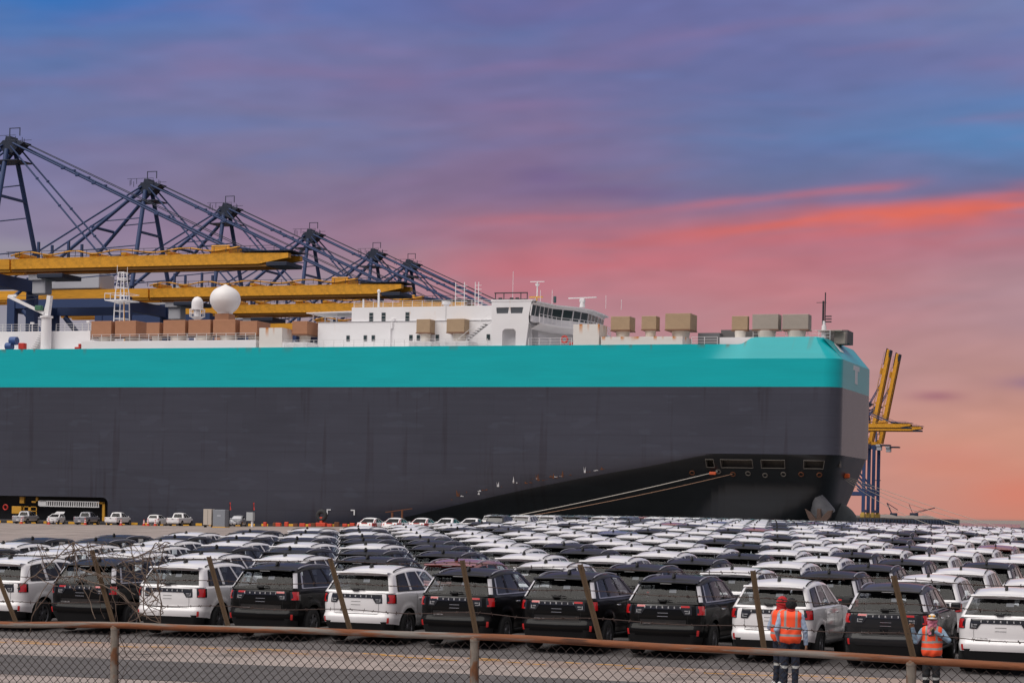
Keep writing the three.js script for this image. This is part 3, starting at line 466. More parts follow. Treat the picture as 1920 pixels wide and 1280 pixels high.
sm('awning', [box(7.0, 0.12, 6.5, -124.2, 30.3, SZ - 8, 0, 0.02), bar(V(-127.2, 28.2, SZ - 6), V(-127.2, 30.3, SZ - 6), 0.09, 6), bar(V(-123.6, 28.8, SZ - 6), V(-123.6, 30.3, SZ - 6), 0.06, 6), bar(V(-127.2, 28.2, SZ - 10), V(-127.2, 30.3, SZ - 10), 0.09, 6)], white);
sm('pool_screen', [span(-127, -120.8, 28.85, 29.35, SZ - 9, SZ - 9.1)], mat(0.25, 0.5, 0.62, 0.6));
{ // stair from the deck up to the bridge wing
  const g = new THREE.Group(); g.name = 'wing_stair'; ship.add(g);
  for (let k = 0; k < 11; k++) sm('stair_tread', box(0.45, 0.06, 0.9, -103.4 + k * 0.36, 25.25 + k * 0.28, SZ - 1.6), mat(0.2, 0.2, 0.21, 0.6), g);
  sm('stair_string', [beam(V(-103.7, 25.1, SZ - 2.1), V(-99.2, 28.5, SZ - 2.1), 0.08, 0.25), beam(V(-103.5, 26.1, SZ - 1.1), V(-99.2, 29.4, SZ - 1.1), 0.04, 0.05)], white, g);
}
// bridge: near wing on its arched support, slanted front windows across the ship
{
  const z0 = SZ - 0.6, wingS = new THREE.Shape(); [[-98.5, 24.96], [-97.0, 24.96]].forEach((p, k) => k ? wingS.lineTo(...p) : wingS.moveTo(...p));
  wingS.lineTo(-97, 26.8); wingS.absarc(-96.5, 26.85, 0.5, Math.PI, Math.PI / 2, true); wingS.lineTo(-95.6, 27.35); wingS.absarc(-95.6, 26.85, 0.5, Math.PI / 2, 0, true); wingS.lineTo(-95.1, 24.96); wingS.lineTo(-93.7, 24.96); wingS.lineTo(-93.3, 28.15); wingS.lineTo(-93.35, 29.0); wingS.lineTo(-92.9, 31.2); wingS.lineTo(-98.6, 31.25); wingS.closePath();
  for (const [a, b] of [[-97.85, -96.1], [-95.85, -94.1]]) { const h = new THREE.Path(); h.moveTo(a, 29.4); h.lineTo(b - 0.15, 29.4); h.lineTo(b, 30.2); h.lineTo(a - 0.08, 30.2); h.closePath(); wingS.holes.push(h); }
  const wg = new THREE.ExtrudeGeometry(wingS, { depth: 0.2, bevelEnabled: false, curveSegments: 6 }); wg.translate(0, 0, z0 - 0.2);
  const F = [[-93.1, 0.62], [-92.3, 6.7], [-90.3, 9.8], [-89.5, 14], [-89.7, 19], [-90.2, 23.6]], slope = 0.35;
  const wall = (y0, y1, o0 = 0, o1 = 0) => grid(F.length - 1, 1, (i, j) => [F[i][0] + (j ? o1 : o0), j ? y1 : y0, SZ - F[i][1]]);
  const br = sm('bridge', [wg, span(-98.5, -93.5, 28.1, 28.3, z0 - 0.2, SZ - 22.5), span(-98.7, -92.8, 31.0, 31.2, z0 + 0.05, SZ - 7), span(-98.5, -98.3, 28.3, 31.0, z0 - 0.3, SZ - 23), wall(28.3, 29.15), wall(30.55, 31.05, slope * 0.6, slope),
    grid(F.length - 1, 1, (i, j) => j ? [-98.5, 31.15, SZ - F[i][1]] : [F[i][0] + slope + 0.5, 31.02, SZ - F[i][1]]), grid(F.length - 1, 1, (i, j) => [F[i][0] + slope + 0.5, j ? 30.85 : 31.03, SZ - F[i][1]]), grid(F.length - 1, 1, (i, j) => j ? [F[i][0] + slope * 0.6, 30.8, SZ - F[i][1]] : [F[i][0] + slope + 0.5, 30.86, SZ - F[i][1]]),
    span(-98.4, -93.4, 24.96, 28.1, SZ - 2.2, SZ - 2.3)], white);
  br.userData.label = 'white navigation bridge with its near wing';
  // panes between mullions
  for (let k = 0; k < F.length - 1; k++) {
    const n = [5, 2, 2, 3, 2][k], [ax, aq] = F[k], [bx, bq] = F[k + 1];
    for (let i = 0; i < n; i++) {
      const e = 0.05, t0 = i / n + e / n, t1 = (i + 1) / n - e / n, P = (t, y) => [lerp(ax, bx, t) + slope * 0.6 * (y - 29.15) / 1.4, y, SZ - lerp(aq, bq, t)];
      sm('bridge_window', grid(1, 1, (u, v) => P(u ? t1 : t0, v ? 30.5 : 29.15)), shipGlass, br);
      sm('mullion', [beam(V(...P(i / n, 29.1)), V(...P(i / n, 30.6)), 0.1, 0.14)], white, br);
    }
  }
  for (const [a, b] of [[-97.85, -96.1], [-95.85, -94.1]]) sm('wing_window', grid(1, 1, (i, j) => [(i ? b - (j ? 0 : 0.15) : a - (j ? 0.08 : 0)), j ? 30.2 : 29.4, z0 - 0.1]), phys(0.1, 0.11, 0.12, 0.08), br);
  // balcony round the front with its rail
  const bl = [], out = (i, d) => [F[i][0] + d, SZ - F[i][1]];
  bl.push(grid(F.length - 1, 1, (i, j) => { const p = out(i, j ? 1.3 : 0); return [p[0], 28.2, p[1]]; }), grid(F.length - 1, 1, (i, j) => { const p = out(i, 1.3); return [p[0], j ? 28.2 : 28.0, p[1]]; }), grid(F.length - 1, 1, (i, j) => { const p = out(i, j ? 1.3 : 0); return [p[0], j ? 28.0 : 27.3, p[1]]; }));
  for (let k = 0; k < F.length - 1; k++) for (const y of [28.6, 28.95, 29.3]) bl.push(beam(V(F[k][0] + 1.25, y, SZ - F[k][1]), V(F[k + 1][0] + 1.25, y, SZ - F[k + 1][1]), 0.05, 0.05));
  for (let k = 0; k < 19; k++) { const q = 0.7 + k * 1.26; let i = 0; while (i < F.length - 2 && q > F[i + 1][1]) i++; const x = lerp(F[i][0], F[i + 1][0], (q - F[i][1]) / (F[i + 1][1] - F[i][1])) + 1.25; bl.push(box(0.06, 1.1, 0.06, x, 28.75, SZ - q)); }
  sm('bridge_balcony', bl, white);
  sm('front_wall', [grid(4, 1, (i, j) => [[-93.3, -92.9, -91.4, -91.2, -91.5][i], j ? 28.2 : 24.95, SZ - [4.3, 8, 11, 16, 22][i]])], white, acc);
  sm('name_board_frame', [span(-98.6, -93.9, 32.15, 32.3, SZ - 1.6, SZ - 1.7), span(-98.6, -93.9, 31.25, 31.42, SZ - 1.6, SZ - 1.7), ...[-98.5, -97.3, -94.9, -94].map((x) => span(x, x + 0.1, 31.4, 32.2, SZ - 1.6, SZ - 1.7)), ...[-98, -96.4, -95.6].map((x) => span(x, x + 0.5, 31.42, 31.6, SZ - 1.6, SZ - 1.7))], blackSteel);
  sm('radar_mast', [bar(V(-95.1, 31, SZ - 9), V(-95.1, 34.4, SZ - 9), 0.09, 8), box(2.0, 0.08, 0.2, -95.1, 34.5, SZ - 9), cyl(0.2, 0.32, 0.3, -95.1, 33.9, SZ - 9, 10), bar(V(-95.9, 31, SZ - 8.6), V(-95.1, 32.6, SZ - 9), 0.08, 6)], white);
  sm('yellow_yard', [box(1.9, 0.16, 0.3, -95.1, 32.35, SZ - 8.6), bar(V(-95, 31, SZ - 8.6), V(-95, 32.3, SZ - 8.6), 0.09, 6)], yellowSteel);
  sm('radar_scanner', [box(4.0, 0.13, 0.2, -88.6, 32.2, SZ - 9, 0, 0.02), rbox(0.7, 0.5, 0.6, 0.1, -88.6, 31.8, SZ - 9), cyl(0.4, 0.3, 0.8, -88.6, 30.9, SZ - 9, 12)], white);
  sm('signal_lamp', [rbox(0.35, 0.9, 0.35, 0.08, -91.2, 31.6, SZ - 5)], mat(0.05, 0.09, 0.1, 0.5));
  for (const [x, h, q] of [[-97.2, 35.5, 5], [-92.6, 33.2, 8], [-93.6, 33, 6], [-86.2, 32.8, 12], [-84.6, 32.4, 14]]) sm('whip_aerial', [bar(V(x, 31, SZ - q), V(x, h, SZ - q), 0.03, 5)], white);
}
for (const [x, w] of [[-106.4, 1.3], [-103.9, 0.5]]) { // pale lattice masts on the accommodation roof
  const gs = [], z = SZ - 9; for (const s of [-1, 1]) gs.push(bar(V(x + s * w / 2, 30.9, z), V(x + s * w / 2, 34.6, z), 0.05, 6)); for (let y = 31.4; y < 34.6; y += 0.55) gs.push(box(w + 0.5, 0.045, 0.045, x + 0.2, y, z));
  sm('roof_mast', gs, white);
}
sm('roof_vent', [cyl(0.4, 0.4, 0.5, -107.2, 30.9, SZ - 6, 14), cyl(0.6, 0.6, 0.45, -107.2, 31.25, SZ - 6, 14)], white); sm('exhaust_post', [bar(V(-117.5, 30.9, SZ - 6.5), V(-117.5, 33.2, SZ - 6.5), 0.16, 8), bar(V(-119.8, 30.9, SZ - 6.5), V(-119.8, 32.2, SZ - 6.5), 0.14, 8), new THREE.SphereGeometry(0.25, 10, 8).translate(-117.5, 33.3, SZ - 6.5)], white);
{ const t = new THREE.TorusGeometry(0.42, 0.13, 8, 20); t.translate(-88.6, 25.95, SZ - 1.6); sm('lifebuoy', t, redPaint); }
sm('red_hydrant', [rbox(0.5, 0.5, 0.4, 0.08, -87.5, 25.3, SZ - 1.2)], redPaint);
sm('louvred_house', [span(-71.2, -68.3, 24.95, 26.9, SZ - 4.5, SZ - 8)], mat(0.14, 0.14, 0.15, 0.7, 0, { map: louvre })); sm('louvred_house', [span(-68.5, -63.5, 25.0, 27.4, SZ - 6, SZ - 9), span(-56, -52.6, 25.9, 27.6, SZ - 10, SZ - 14)], mat(0.14, 0.13, 0.13, 0.7, 0, { map: louvre }));
{ // foremast
  const g = new THREE.Group(); g.name = 'foremast'; ship.add(g); const x = -55.3, z = SZ - 8;
  sm('pole', [cyl(0.4, 0.3, 2.4, x, 25.6, z, 12), bar(V(x, 28, z), V(x, 28.6, z), 0.2, 8)], white, g);
  sm('upper_pole', [bar(V(x - 0.15, 28.2, z), V(x - 0.15, 31.2, z), 0.13, 8), bar(V(x + 0.1, 28.2, z), V(x + 0.1, 32.3, z), 0.08, 6), box(1.3, 0.07, 0.07, x - 0.4, 31, z), ...[28.5, 28.85, 29.2].map((y) => box(0.9, 0.14, 0.25, x + 0.5, y, z))], blackSteel, g);
  sm('platform', [box(3.2, 0.12, 1.6, x + 0.9, 27.3, z), bar(V(x, 26.6, z), V(x + 2, 27.25, z), 0.08, 6), rbox(1.5, 1.5, 1.4, 0.1, x + 2.0, 26.4, z - 1)], greyBox, g);
}
// ---------------------------------------------------------------- ship to shore cranes on the far quay
const navy = mat(0.02, 0.045, 0.135, 0.6), craneYellow = mat(0.98, 0.45, 0.02, 0.5, 0, { map: grain }), craneDark = mat(0.012, 0.02, 0.045, 0.6), paleHouse = mat(0.5, 0.5, 0.54, 0.6), rustFoot = mat(0.45, 0.3, 0.06, 0.7);
function makeCrane(raised) {
  const c = new THREE.Group(); c.name = 'container_crane';
  const B = 50.9, A = 76.0;
  for (const r of [0, -30]) for (const d of [-9, 9]) {
    const l = mesh('leg', [span(r - 1.0, r + 1.0, 3.5, B - 1.3, d - 0.8, d + 0.8), beam(V(r, 15.5, d), V(r + (r ? 4 : -4), 19, d), 1.0, 1.0)], navy, c);
    mesh('bogie', [rbox(2.6, 2.6, 7, 0.3, r, 1.3, d), span(r - 0.9, r + 0.9, 2.6, 3.5, d - 2, d + 2)], rustFoot, c);
  }
  for (const r of [0, -30]) { mesh('sill_beam', [span(r - 0.7, r + 0.7, 3.4, 5.2, -8.2, 8.2)], navy, c); mesh('portal_beam', [span(r - 0.75, r + 0.75, B - 4.4, B - 1.9, -8.2, 8.2)], navy, c); }
  for (const d of [-9, 9]) { mesh('side_beam', [span(-29, -1, 15.0, 17.2, d - 0.6, d + 0.6)], navy, c); mesh('side_beam', [span(-29, -1, B - 3.6, B - 1.6, d - 0.6, d + 0.6)], navy, c); mesh('diagonal', [bar(V(-1, 18, d), V(-27, B - 4, d), 0.65, 10)], navy, c); }
  // A-frame, backstays and forestays
  for (const d of [-1, 1]) {
    mesh('mast', [bar(V(1.2, B + 1, d * 9), V(0, A - 1.2, d * 1.6), 0.5, 12)], navy, c);
    mesh('rear_mast', [bar(V(-30, B - 1, d * 9), V(-1, A - 1.2, d * 2.2), 0.42, 12)], navy, c);
    mesh('backstay', [bar(V(-44, B + 1.5, d * 3), V(-1, A - 0.2, d * 1.6), 0.22, 8)], navy, c);
    if (!raised) {
      mesh('forestay', [bar(V(1, A - 0.6, d * 1.8), V(23, B + 1.6, d * 2.6), 0.19, 8), ...[0.3, 0.55, 0.8].map((t) => rbox(0.5, 0.5, 0.5, 0.1, lerp(1, 23, t), lerp(A - 0.6, B + 1.6, t), d * lerp(1.8, 2.6, t)))], navy, c);
      mesh('forestay', [bar(V(1.5, A, d * 1.8), V(50, B + 3, d * 2.6), 0.21, 8), ...[0.25, 0.32, 0.4, 0.7].map((t) => rbox(0.9, 0.6, 0.6, 0.1, lerp(1.5, 50, t), lerp(A, B + 3, t), d * lerp(1.8, 2.6, t)))], navy, c);
      mesh('forestay', [bar(V(50, B + 3, d * 2.6), V(64, B + 1, d * 2.6), 0.2, 6)], navy, c);
      mesh('hoist_cable', [bar(V(2, A + 0.8, d), V(56, B + 1.8, d * 2), 0.08, 5)], craneDark, c);
    } else mesh('forestay', [bar(V(1, A, d * 1.8), V(9, B + 40, d * 2.6), 0.3, 8)], navy, c);
  }
  mesh('mast_tie', [beam(V(0.6, B + 14, -4.9), V(0.6, B + 14, 4.9), 0.5, 0.5), bar(V(-12, B + 15.5, -5), V(-12, B + 15.5, 5), 0.35, 8)], navy, c);
  { const gs = []; for (let k = 1; k < 7; k++) { const t = k / 7, a = V(lerp(1.2, 0, t), lerp(B + 1, A - 1.2, t), 0), w = lerp(9, 1.6, t), b = V(lerp(-30, -1, t), lerp(B - 1, A - 1.2, t), 0); if (k % 2) for (const d of [-1, 1]) mesh('lattice_tie', bar(V(a.x, a.y, d * w), V(b.x, b.y, d * lerp(9, 2.2, t)), 0.13, 6), navy, c); } }
  mesh('apex_head', [(() => { const s = new THREE.Shape([[-3.4, 0.2], [-2.0, 1.5], [-1.2, 1.6], [-0.9, 2.7], [0.6, 2.7], [0.9, 1.7], [5.6, 0.7], [3.6, -0.5], [1.6, -2.4], [-1.4, -2.4]].map((q) => new THREE.Vector2(...q))), g = new THREE.ExtrudeGeometry(s, { depth: 4.2, bevelEnabled: true, bevelSize: 0.1, bevelThickness: 0.1, bevelSegments: 1 }); g.translate(0, 0, -2.1); g.scale(0.66, 0.66, 0.66); g.translate(0.2, A - 0.3, 0); return g; })(), span(-3.6, 3.4, A - 3.7, A - 3.5, -3, 3)], craneDark, c);
  { const gs = []; for (let k = 0; k < 11; k++) { const a = k / 11 * Math.PI * 2; gs.push(box(0.09, 1.3, 0.09, -1 + 3.6 * Math.cos(a), A + 0.8, 3 * Math.sin(a))); } gs.push(box(2.6, 0.15, 0.15, 0.8, A + 3.4, 0), box(0.15, 1.6, 0.15, 2, A + 2.6, 0), box(0.15, 1.6, 0.15, -0.4, A + 2.6, 0), box(6.8, 0.08, 0.08, -0.5, A + 1.4, 3), box(6.8, 0.08, 0.08, -0.5, A + 1.4, -3)); mesh('apex_rail', gs, craneDark, c); }
  mesh('machinery_house', [rbox(17, 3.6, 7, 0.25, -19, B + 3.2, 0), rbox(6, 1.4, 5, 0.3, -14, B + 5.6, 0)], paleHouse, c);
  { const gs = []; for (const x of [-34, -31.4]) for (const z of [-9.8, -7.2]) gs.push(box(0.2, 26, 0.2, x, B - 2, z)); for (let y = B - 14; y < B + 12; y += 2.4) gs.push(box(2.8, 0.12, 0.12, -32.7, y, -9.8), box(2.8, 0.12, 0.12, -32.7, y, -7.2), box(0.12, 0.12, 2.8, -34, y, -8.5), box(0.12, 0.12, 2.8, -31.4, y, -8.5)); gs.push(box(7, 0.2, 3.4, -32, B + 4, -8.5), box(7, 0.2, 3.4, -32, B + 9, -8.5)); mesh('stair_tower', gs, craneDark, c); }
  // fixed girder behind the hinge
  for (const d of [-2.6, 2.6]) mesh('rear_girder', [span(-45, 2.2, B - 0.9, B + 1.2, d - 0.65, d + 0.65), span(-45, 2.2, B - 1.4, B - 0.9, d - 0.8, d + 0.3)], craneYellow, c);
  // hinged boom
  const boom = new THREE.Group(); boom.name = 'boom'; boom.position.set(2.6, B, 0); c.add(boom);
  for (const d of [-2.6, 2.6]) {
    const s = new THREE.Shape(); s.moveTo(0, -0.9); s.lineTo(56, -0.9); s.lineTo(62.4, 0.2); s.lineTo(62.4, 1.1); s.lineTo(50, 1.3); s.lineTo(0, 1.2); s.closePath();
    const g = new THREE.ExtrudeGeometry(s, { depth: 1.3, bevelEnabled: false }); g.translate(0, 0, d - 0.65); mesh('girder', [g], craneYellow, boom);
    mesh('trolley_rail', [span(0, 60, -1.4, -0.9, d - 0.8, d + 0.3)], mat(0.3, 0.13, 0.02, 0.7), boom);
  }
  mesh('tip_frame', [rbox(4.5, 0.8, 7, 0.1, 60, -1.0, 0), span(52, 63, 1.5, 1.7, -3.4, 3.4)], craneDark, boom);
  mesh('sheave_box', [rbox(4, 1.9, 6.2, 0.2, 47.5, 2.0, 0), rbox(1.8, 0.9, 6.2, 0.2, 19, 1.6, 0), rbox(1.6, 0.9, 6.4, 0.2, 1.5, 1.9, 0), ...[26, 36, 8].map((x) => rbox(1.2, 0.6, 6.4, 0.1, x, 1.7, 0))], craneYellow, boom);
  { const gs = []; for (let x = 0; x <= 60; x += 2.6) gs.push(box(0.08, 1.1, 0.08, x, 2.0, 4.2), box(0.08, 1.1, 0.08, x, 2.0, -4.2)); gs.push(box(61, 0.09, 0.09, 30, 2.5, 4.2), box(61, 0.09, 0.09, 30, 2.5, -4.2), box(61, 0.06, 0.06, 30, 2.0, 4.2)); mesh('walkway_rail', gs, craneDark, boom); }
  mesh('festoon_pipe', [tubeAlong([0, 4, 9, 15, 19, 25, 33, 40, 46, 52].map((x, k) => V(x, 1.8 + (k % 2) * 0.7, 3.3)), 0.16, 5, 60)], craneYellow, boom);
  for (const x of [6, 13]) for (const d of [-2.55, 2.55]) mesh('boom_post', [span(x - 0.22, x + 0.22, 1.3, 4.6, d - 0.25, d + 0.25)], navy, boom);
  if (raised) boom.rotation.z = 80 * Math.PI / 180;
  mesh('operator_cab', [rbox(3.2, 2.8, 2.6, 0.25, 8, B - 4.4, 0), span(6, 10, B - 3.0, B - 1.9, -2, 2)], paleHouse, c);
  mesh('trolley', [rbox(6, 0.9, 7.4, 0.15, 12, B - 2.4, 0)], craneDark, c);
  return c;
}
{
  const down = makeCrane(false), up = makeCrane(true);
  const places = [[378, 0, 'tallest looking navy and yellow container crane at the near end of the crane row'], [435, 0, 'navy and yellow container crane, second along the row behind the ship'], [474, 0, 'navy and yellow container crane, third along the row behind the ship'], [523, 0, 'navy and yellow container crane, fourth along the row behind the ship'], [566, 0, 'navy and yellow container crane, fifth along the row behind the ship'], [592.5, 0, 'navy and yellow container crane, sixth along the row behind the ship'], [1132, 0, 'distant container crane past the bow with the shorter looking level boom'], [1169, 0, 'distant container crane past the bow with the longer looking level boom'], [1363, 1, 'distant container crane with raised yellow boom nearest the ship bow'], [1398, 1, 'distant container crane with raised yellow boom further from the bow']];
  let first = [true, true];
  for (const [d, k, label] of places) {
    const src = k ? up : down, o = first[k] ? src : src.clone(); first[k] = false;
    o.name = numbered('container_crane'); o.position.set(-246, d > 1090 ? 3.6 : 0.4, -d); scene.add(o); tag(o, label, 'crane', d < 700 ? 'cranes in a row behind the ship' : 'cranes past the bow');
    if (d > 1090) o.scale.y = 0.955;
  }
}
{ // lamp post and a small lattice crane on the far quay
  const t = thing('lamp_post', 'tall thin lamp post on the far quay', 'lamp post', [-250, 3.6, -1425]);
  mesh('pole', [bar(V(0, 0, 0), V(0, 25, 0), 0.35, 8, 0.2)], craneDark, t); mesh('lamp_head', [rbox(4.5, 0.5, 4.5, 0.1, 0, 25, 0)], craneDark, t);
  const e = thing('excavator', 'small excavator with raised arm on the far quay', 'excavator', [-262, 3.6, -1560]);
  mesh('arm', [beam(V(0, 2.5, 0), V(-4, 11, 0), 0.8, 0.7), beam(V(-4, 11, 0), V(4, 6, 0), 0.6, 0.5)], craneDark, e); mesh('body', [rbox(5, 3, 3.5, 0.3, 1, 2.3, 0)], craneDark, e); mesh('track', [rbox(6, 1.3, 4, 0.4, 1, 0.65, 0)], craneDark, e);
  const k = thing('lattice_crane', 'small lattice crane with low jib on the far quay', 'crane', [-262, 3.6, -1660]);
  mesh('cabin', [rbox(6, 4, 5, 0.3, 0, 2.4, 0)], craneDark, k); mesh('jib', [beam(V(0, 4, 0), V(16, 8.5, 0), 0.5, 0.5), beam(V(0, 5.2, 0), V(16, 8.7, 0), 0.3, 0.3), ...[0.2, 0.4, 0.6, 0.8].map((q) => beam(V(16 * q, 4 + 4.5 * q, 0), V(16 * q + 1.6, 5.3 + 3.5 * q, 0), 0.2, 0.2))], craneDark, k); mesh('mast', [beam(V(-1, 4, 0), V(-4, 11, 0), 0.4, 0.4), beam(V(-4, 11, 0), V(9, 7, 0), 0.12, 0.12)], craneDark, k);
}
// ---------------------------------------------------------------- mooring ropes and bollards
const ropeWhite = mat(0.62, 0.58, 0.52, 0.9), ropeOrange = mat(0.5, 0.3, 0.2, 0.9), ropeGrey = mat(0.4, 0.36, 0.31, 0.9);
function rope(p, q, r, m, sag, label) { const pts = []; for (let k = 0; k <= 20; k++) { const t = k / 20; pts.push(p.clone().lerp(q, t).add(V(0, -sag * 4 * t * (1 - t), 0))); } solo('mooring_rope', [tubeAlong(pts, r, 6, 40)], m, label, 'rope'); }
const hp = (r, h, o = 0.3) => V(...hullPoint(SX - r, h, o));
const bl = V(-97.5, ground(-97.5, -259) + 0.55, -259);
rope(hp(-67.4, 8.8), bl, 0.045, ropeWhite, 0.25, 'thick white mooring rope from the upper fairlead down to the quay');
rope(hp(-65.5, 8.5), bl.clone().add(V(0.3, -0.1, 0)), 0.03, ropeOrange, 0.4, 'tan mooring rope from the rusty lower fairlead to the quay');
const bow0 = V(SX - 0.9, 8.6, SZ - 9), br0 = V(-25, ground(-25, -258.5) + 0.5, -258.5);
for (const [k, l, sag] of [[0, 'uppermost thin grey bow rope running to the right hand quay', 0.3], [1, 'second grey bow rope running to the right hand quay', 0.7], [2, 'third grey bow rope running to the right hand quay', 1.2], [3, 'lowest sagging grey bow rope running to the right hand quay', 2.1]]) rope(bow0.clone().add(V(0, -0.12 * k, 0.1 * k)), br0.clone().add(V(-0.8 * k, 0, 0)), 0.032, ropeGrey, sag, l);
{
  const g = [rbox(1.2, 0.6, 0.6, 0.15, bow0.x + 0.2, bow0.y, bow0.z + 0.3)]; solo('rope_sleeve', g, mat(0.75, 0.12, 0.02, 0.6), 'bright orange chafe sleeve on the bow ropes', 'sleeve');
  solo('rope_sleeve', [rbox(0.9, 0.4, 0.4, 0.1, hp(-67.4, 8.8).x - 0.6, 8.55, hp(-67.4, 8.8).z + 0.2)], mat(0.6, 0.1, 0.03, 0.6), 'small orange chafe sleeve on the side ropes', 'sleeve');
}
for (const [p, l] of [[bl, 'black quay bollard holding the white side ropes'], [br0, 'black quay bollard holding the bow ropes']]) { const b = new THREE.LatheGeometry([[0.32, 0], [0.26, 0.12], [0.22, 0.5], [0.34, 0.62], [0.36, 0.75], [0, 0.82]].map((q) => new THREE.Vector2(...q)), 16); b.translate(p.x, p.y - 0.55, p.z); solo('bollard', b, kerbBlack, l, 'bollard'); }
// ---------------------------------------------------------------- vehicles
const pw = (T) => (x) => { if (x <= T[0][0]) return T[0][1]; for (let i = 1; i < T.length; i++) if (x <= T[i][0]) return lerp(T[i - 1][1], T[i][1], (x - T[i - 1][0]) / (T[i][0] - T[i - 1][0])); return T[T.length - 1][1]; };
// A body shell: lower body lofted over heights, cabin lofted over its own height, windows cut out. s = metres from the rear bumper; the car heads to -z.
function shell(P, res = 1) {
  const Z = (s) => P.L / 2 - s;
  const low = (c, h) => {                       // c: 0 rear centre .. 1 rear corner .. 2 side .. 3 front corner .. 4 front .. 5 front centre
    const sr = P.sr(h), sf = P.sf(h), R = P.Rr ?? 0.2, F = P.Rf ?? 0.45, z = Math.min(4, Math.floor(c)), t = c - z, tp = (P.taper ?? 0) * smooth(1.5, 0.1, z < 2 ? sr + R * 0.5 : z > 2 ? 9 : lerp(sr + 0.035 + R, sf - F - 0.12, t)), W = P.W(h) - tp;
    if (z === 0) return [t * (W - R), sr + (P.bow ?? 0.035) * t * t];
    if (z === 1) { const a = t * Math.PI / 2; return [W - R + R * Math.sin(a), sr + (P.bow ?? 0.035) + R * (1 - Math.cos(a))]; }
    if (z === 2) { const s = lerp(sr + (P.bow ?? 0.035) + R, sf - F - 0.12, t); let x = W; for (const w of P.wheels) { const d = Math.hypot(s - w, h - P.wr); x += 0.022 * smooth(0.62, 0.48, d); } return [x, s]; }
    if (z === 3) { const a = t * Math.PI / 2; return [W - F + F * Math.cos(a), sf - F - 0.12 + F * Math.sin(a)]; }
    return [(1 - t) * (W - F), sf - 0.12 * (1 - t) * (1 - t)];
  };
  const bottom = (s) => { for (const w of P.wheels) { const d = Math.abs(s - w); if (d < P.arch) return P.wr + Math.sqrt(P.arch * P.arch - d * d); } return P.sill(s); };
  // side stations: dense round the arches
  const cs = []; const lin = (a, b, n) => { for (let i = 0; i < n; i++) cs.push(lerp(a, b, i / n)); };
  lin(0, 1, res < 1 ? 3 : 6); lin(1, 2, res < 1 ? 3 : 6);
  { const [, s0] = low(2, 0.7), [, s1] = low(2.9999, 0.7), st = []; const T = (s) => (s - s0) / (s1 - s0);
    const N = res < 1 ? 8 : 22; for (let i = 0; i <= N; i++) st.push(i / N);
    for (const w of P.wheels) { const n = res < 1 ? 6 : 14; for (let i = 0; i <= n; i++) { const a = Math.PI * i / n; st.push(T(w + P.arch * 0.9999 * Math.cos(a))); } st.push(T(w - P.arch * 1.0002), T(w + P.arch * 1.0002)); }
    st.filter((t) => t >= 0 && t < 1).sort((a, b) => a - b).forEach((t, i, A) => { if (!i || t - A[i - 1] > 1e-5) cs.push(2 + t); }); }
  lin(3, 4, res < 1 ? 3 : 6); lin(4, 5, res < 1 ? 2 : 4); cs.push(5);
  const vs = res < 1 ? [0, 0.3, 0.6, 0.85, 1] : P.vs;
  const geos = [], put = (x, s, h, g) => [g * x, h, Z(s)];
  for (const g of [1, -1]) {
    geos.push(grid(cs.length - 1, vs.length, (i, j) => {
      const c = cs[i], [, sm] = low(c, 0.75), b = bottom(sm), top = P.top(sm), jj = Math.min(j, vs.length - 1), h = lerp(b, top, vs[jj]); let [x, s] = low(c, h);
      if (j === vs.length) { x = Math.max(0, x - 0.09); s = c < 1.5 ? s + 0.08 : s; return put(x, s, h + 0.004, g); }
      return put(x, s, h, g);
    }));
  }
  // bonnet / boot lid across the body
  for (const [a, b] of P.decks) { const n = res < 1 ? 4 : 8; geos.push(grid(n, 6, (i, j) => { const s = lerp(a, b, i / n), h = P.top(s), t = j / 3 - 1; let W = P.W(h) - 0.05; const sf = P.sf(h), sr = P.sr(h); if (s > sf - 0.45) W *= Math.sqrt(Math.max(0.05, 1 - ((s - sf + 0.45) / 0.5) ** 2)); if (s < sr + 0.2) W *= Math.sqrt(Math.max(0.3, 1 - ((sr + 0.2 - s) / 0.24) ** 2)); return [t * W, h + 0.045 * (1 - t * t) + 0.004, Z(s)]; })); }
  // cabin
  const C = P.cabin, cab = (c, t, off = 0) => {
    const f = (c, t) => {
      const W = C.W(t) - (c < 3 ? (C.taper ?? 0) * (c < 2 ? 1 : 1 - smooth(0, 0.5, c - 2)) : 0), sr = C.sr(t), sf = C.sf(t), R = C.R ?? 0.1, z = Math.min(4, Math.floor(c)), u = c - z; let x, s, q;
      if (z === 0) { x = u * (W - R); s = sr + 0.05 * u * u; q = 0; }
      else if (z === 1) { const a = u * Math.PI / 2; x = W - R + R * Math.sin(a); s = sr + 0.05 + R * (1 - Math.cos(a)); q = 0; }
      else if (z === 2) { s = lerp(sr + 0.05 + R, sf - 0.2 - R, u); x = W * (1 - 0.05 * u * u * (1 - t * 0.3)); q = u; }
      else if (z === 3) { const a = u * Math.PI / 2, W2 = W * (0.95 + 0.015 * t); x = W2 - R + R * Math.cos(a); s = sf - 0.2 - R + R * Math.sin(a); q = 1; }
      else { const W2 = W * (0.95 + 0.015 * t); x = (1 - u) * (W2 - R); s = sf - 0.2 * (1 - u) * (1 - u); q = 1; }
      return V(x, lerp(C.base(q), C.edge(q), t), Z(s));
    };
    const p = f(c, t); if (!off) return p;
    const a = f(Math.min(5, c + 0.01), t).sub(f(Math.max(0, c - 0.01), t)), b = f(c, Math.min(1, t + 0.01)).sub(f(c, Math.max(0, t - 0.01))), n = b.cross(a).normalize();
    return p.add(n.multiplyScalar(-off));
  };
  const T0 = C.t0, T1 = C.t1, wins = C.windows, N = (a, b, n) => Array.from({ length: n }, (_, i) => lerp(a, b, i / n));
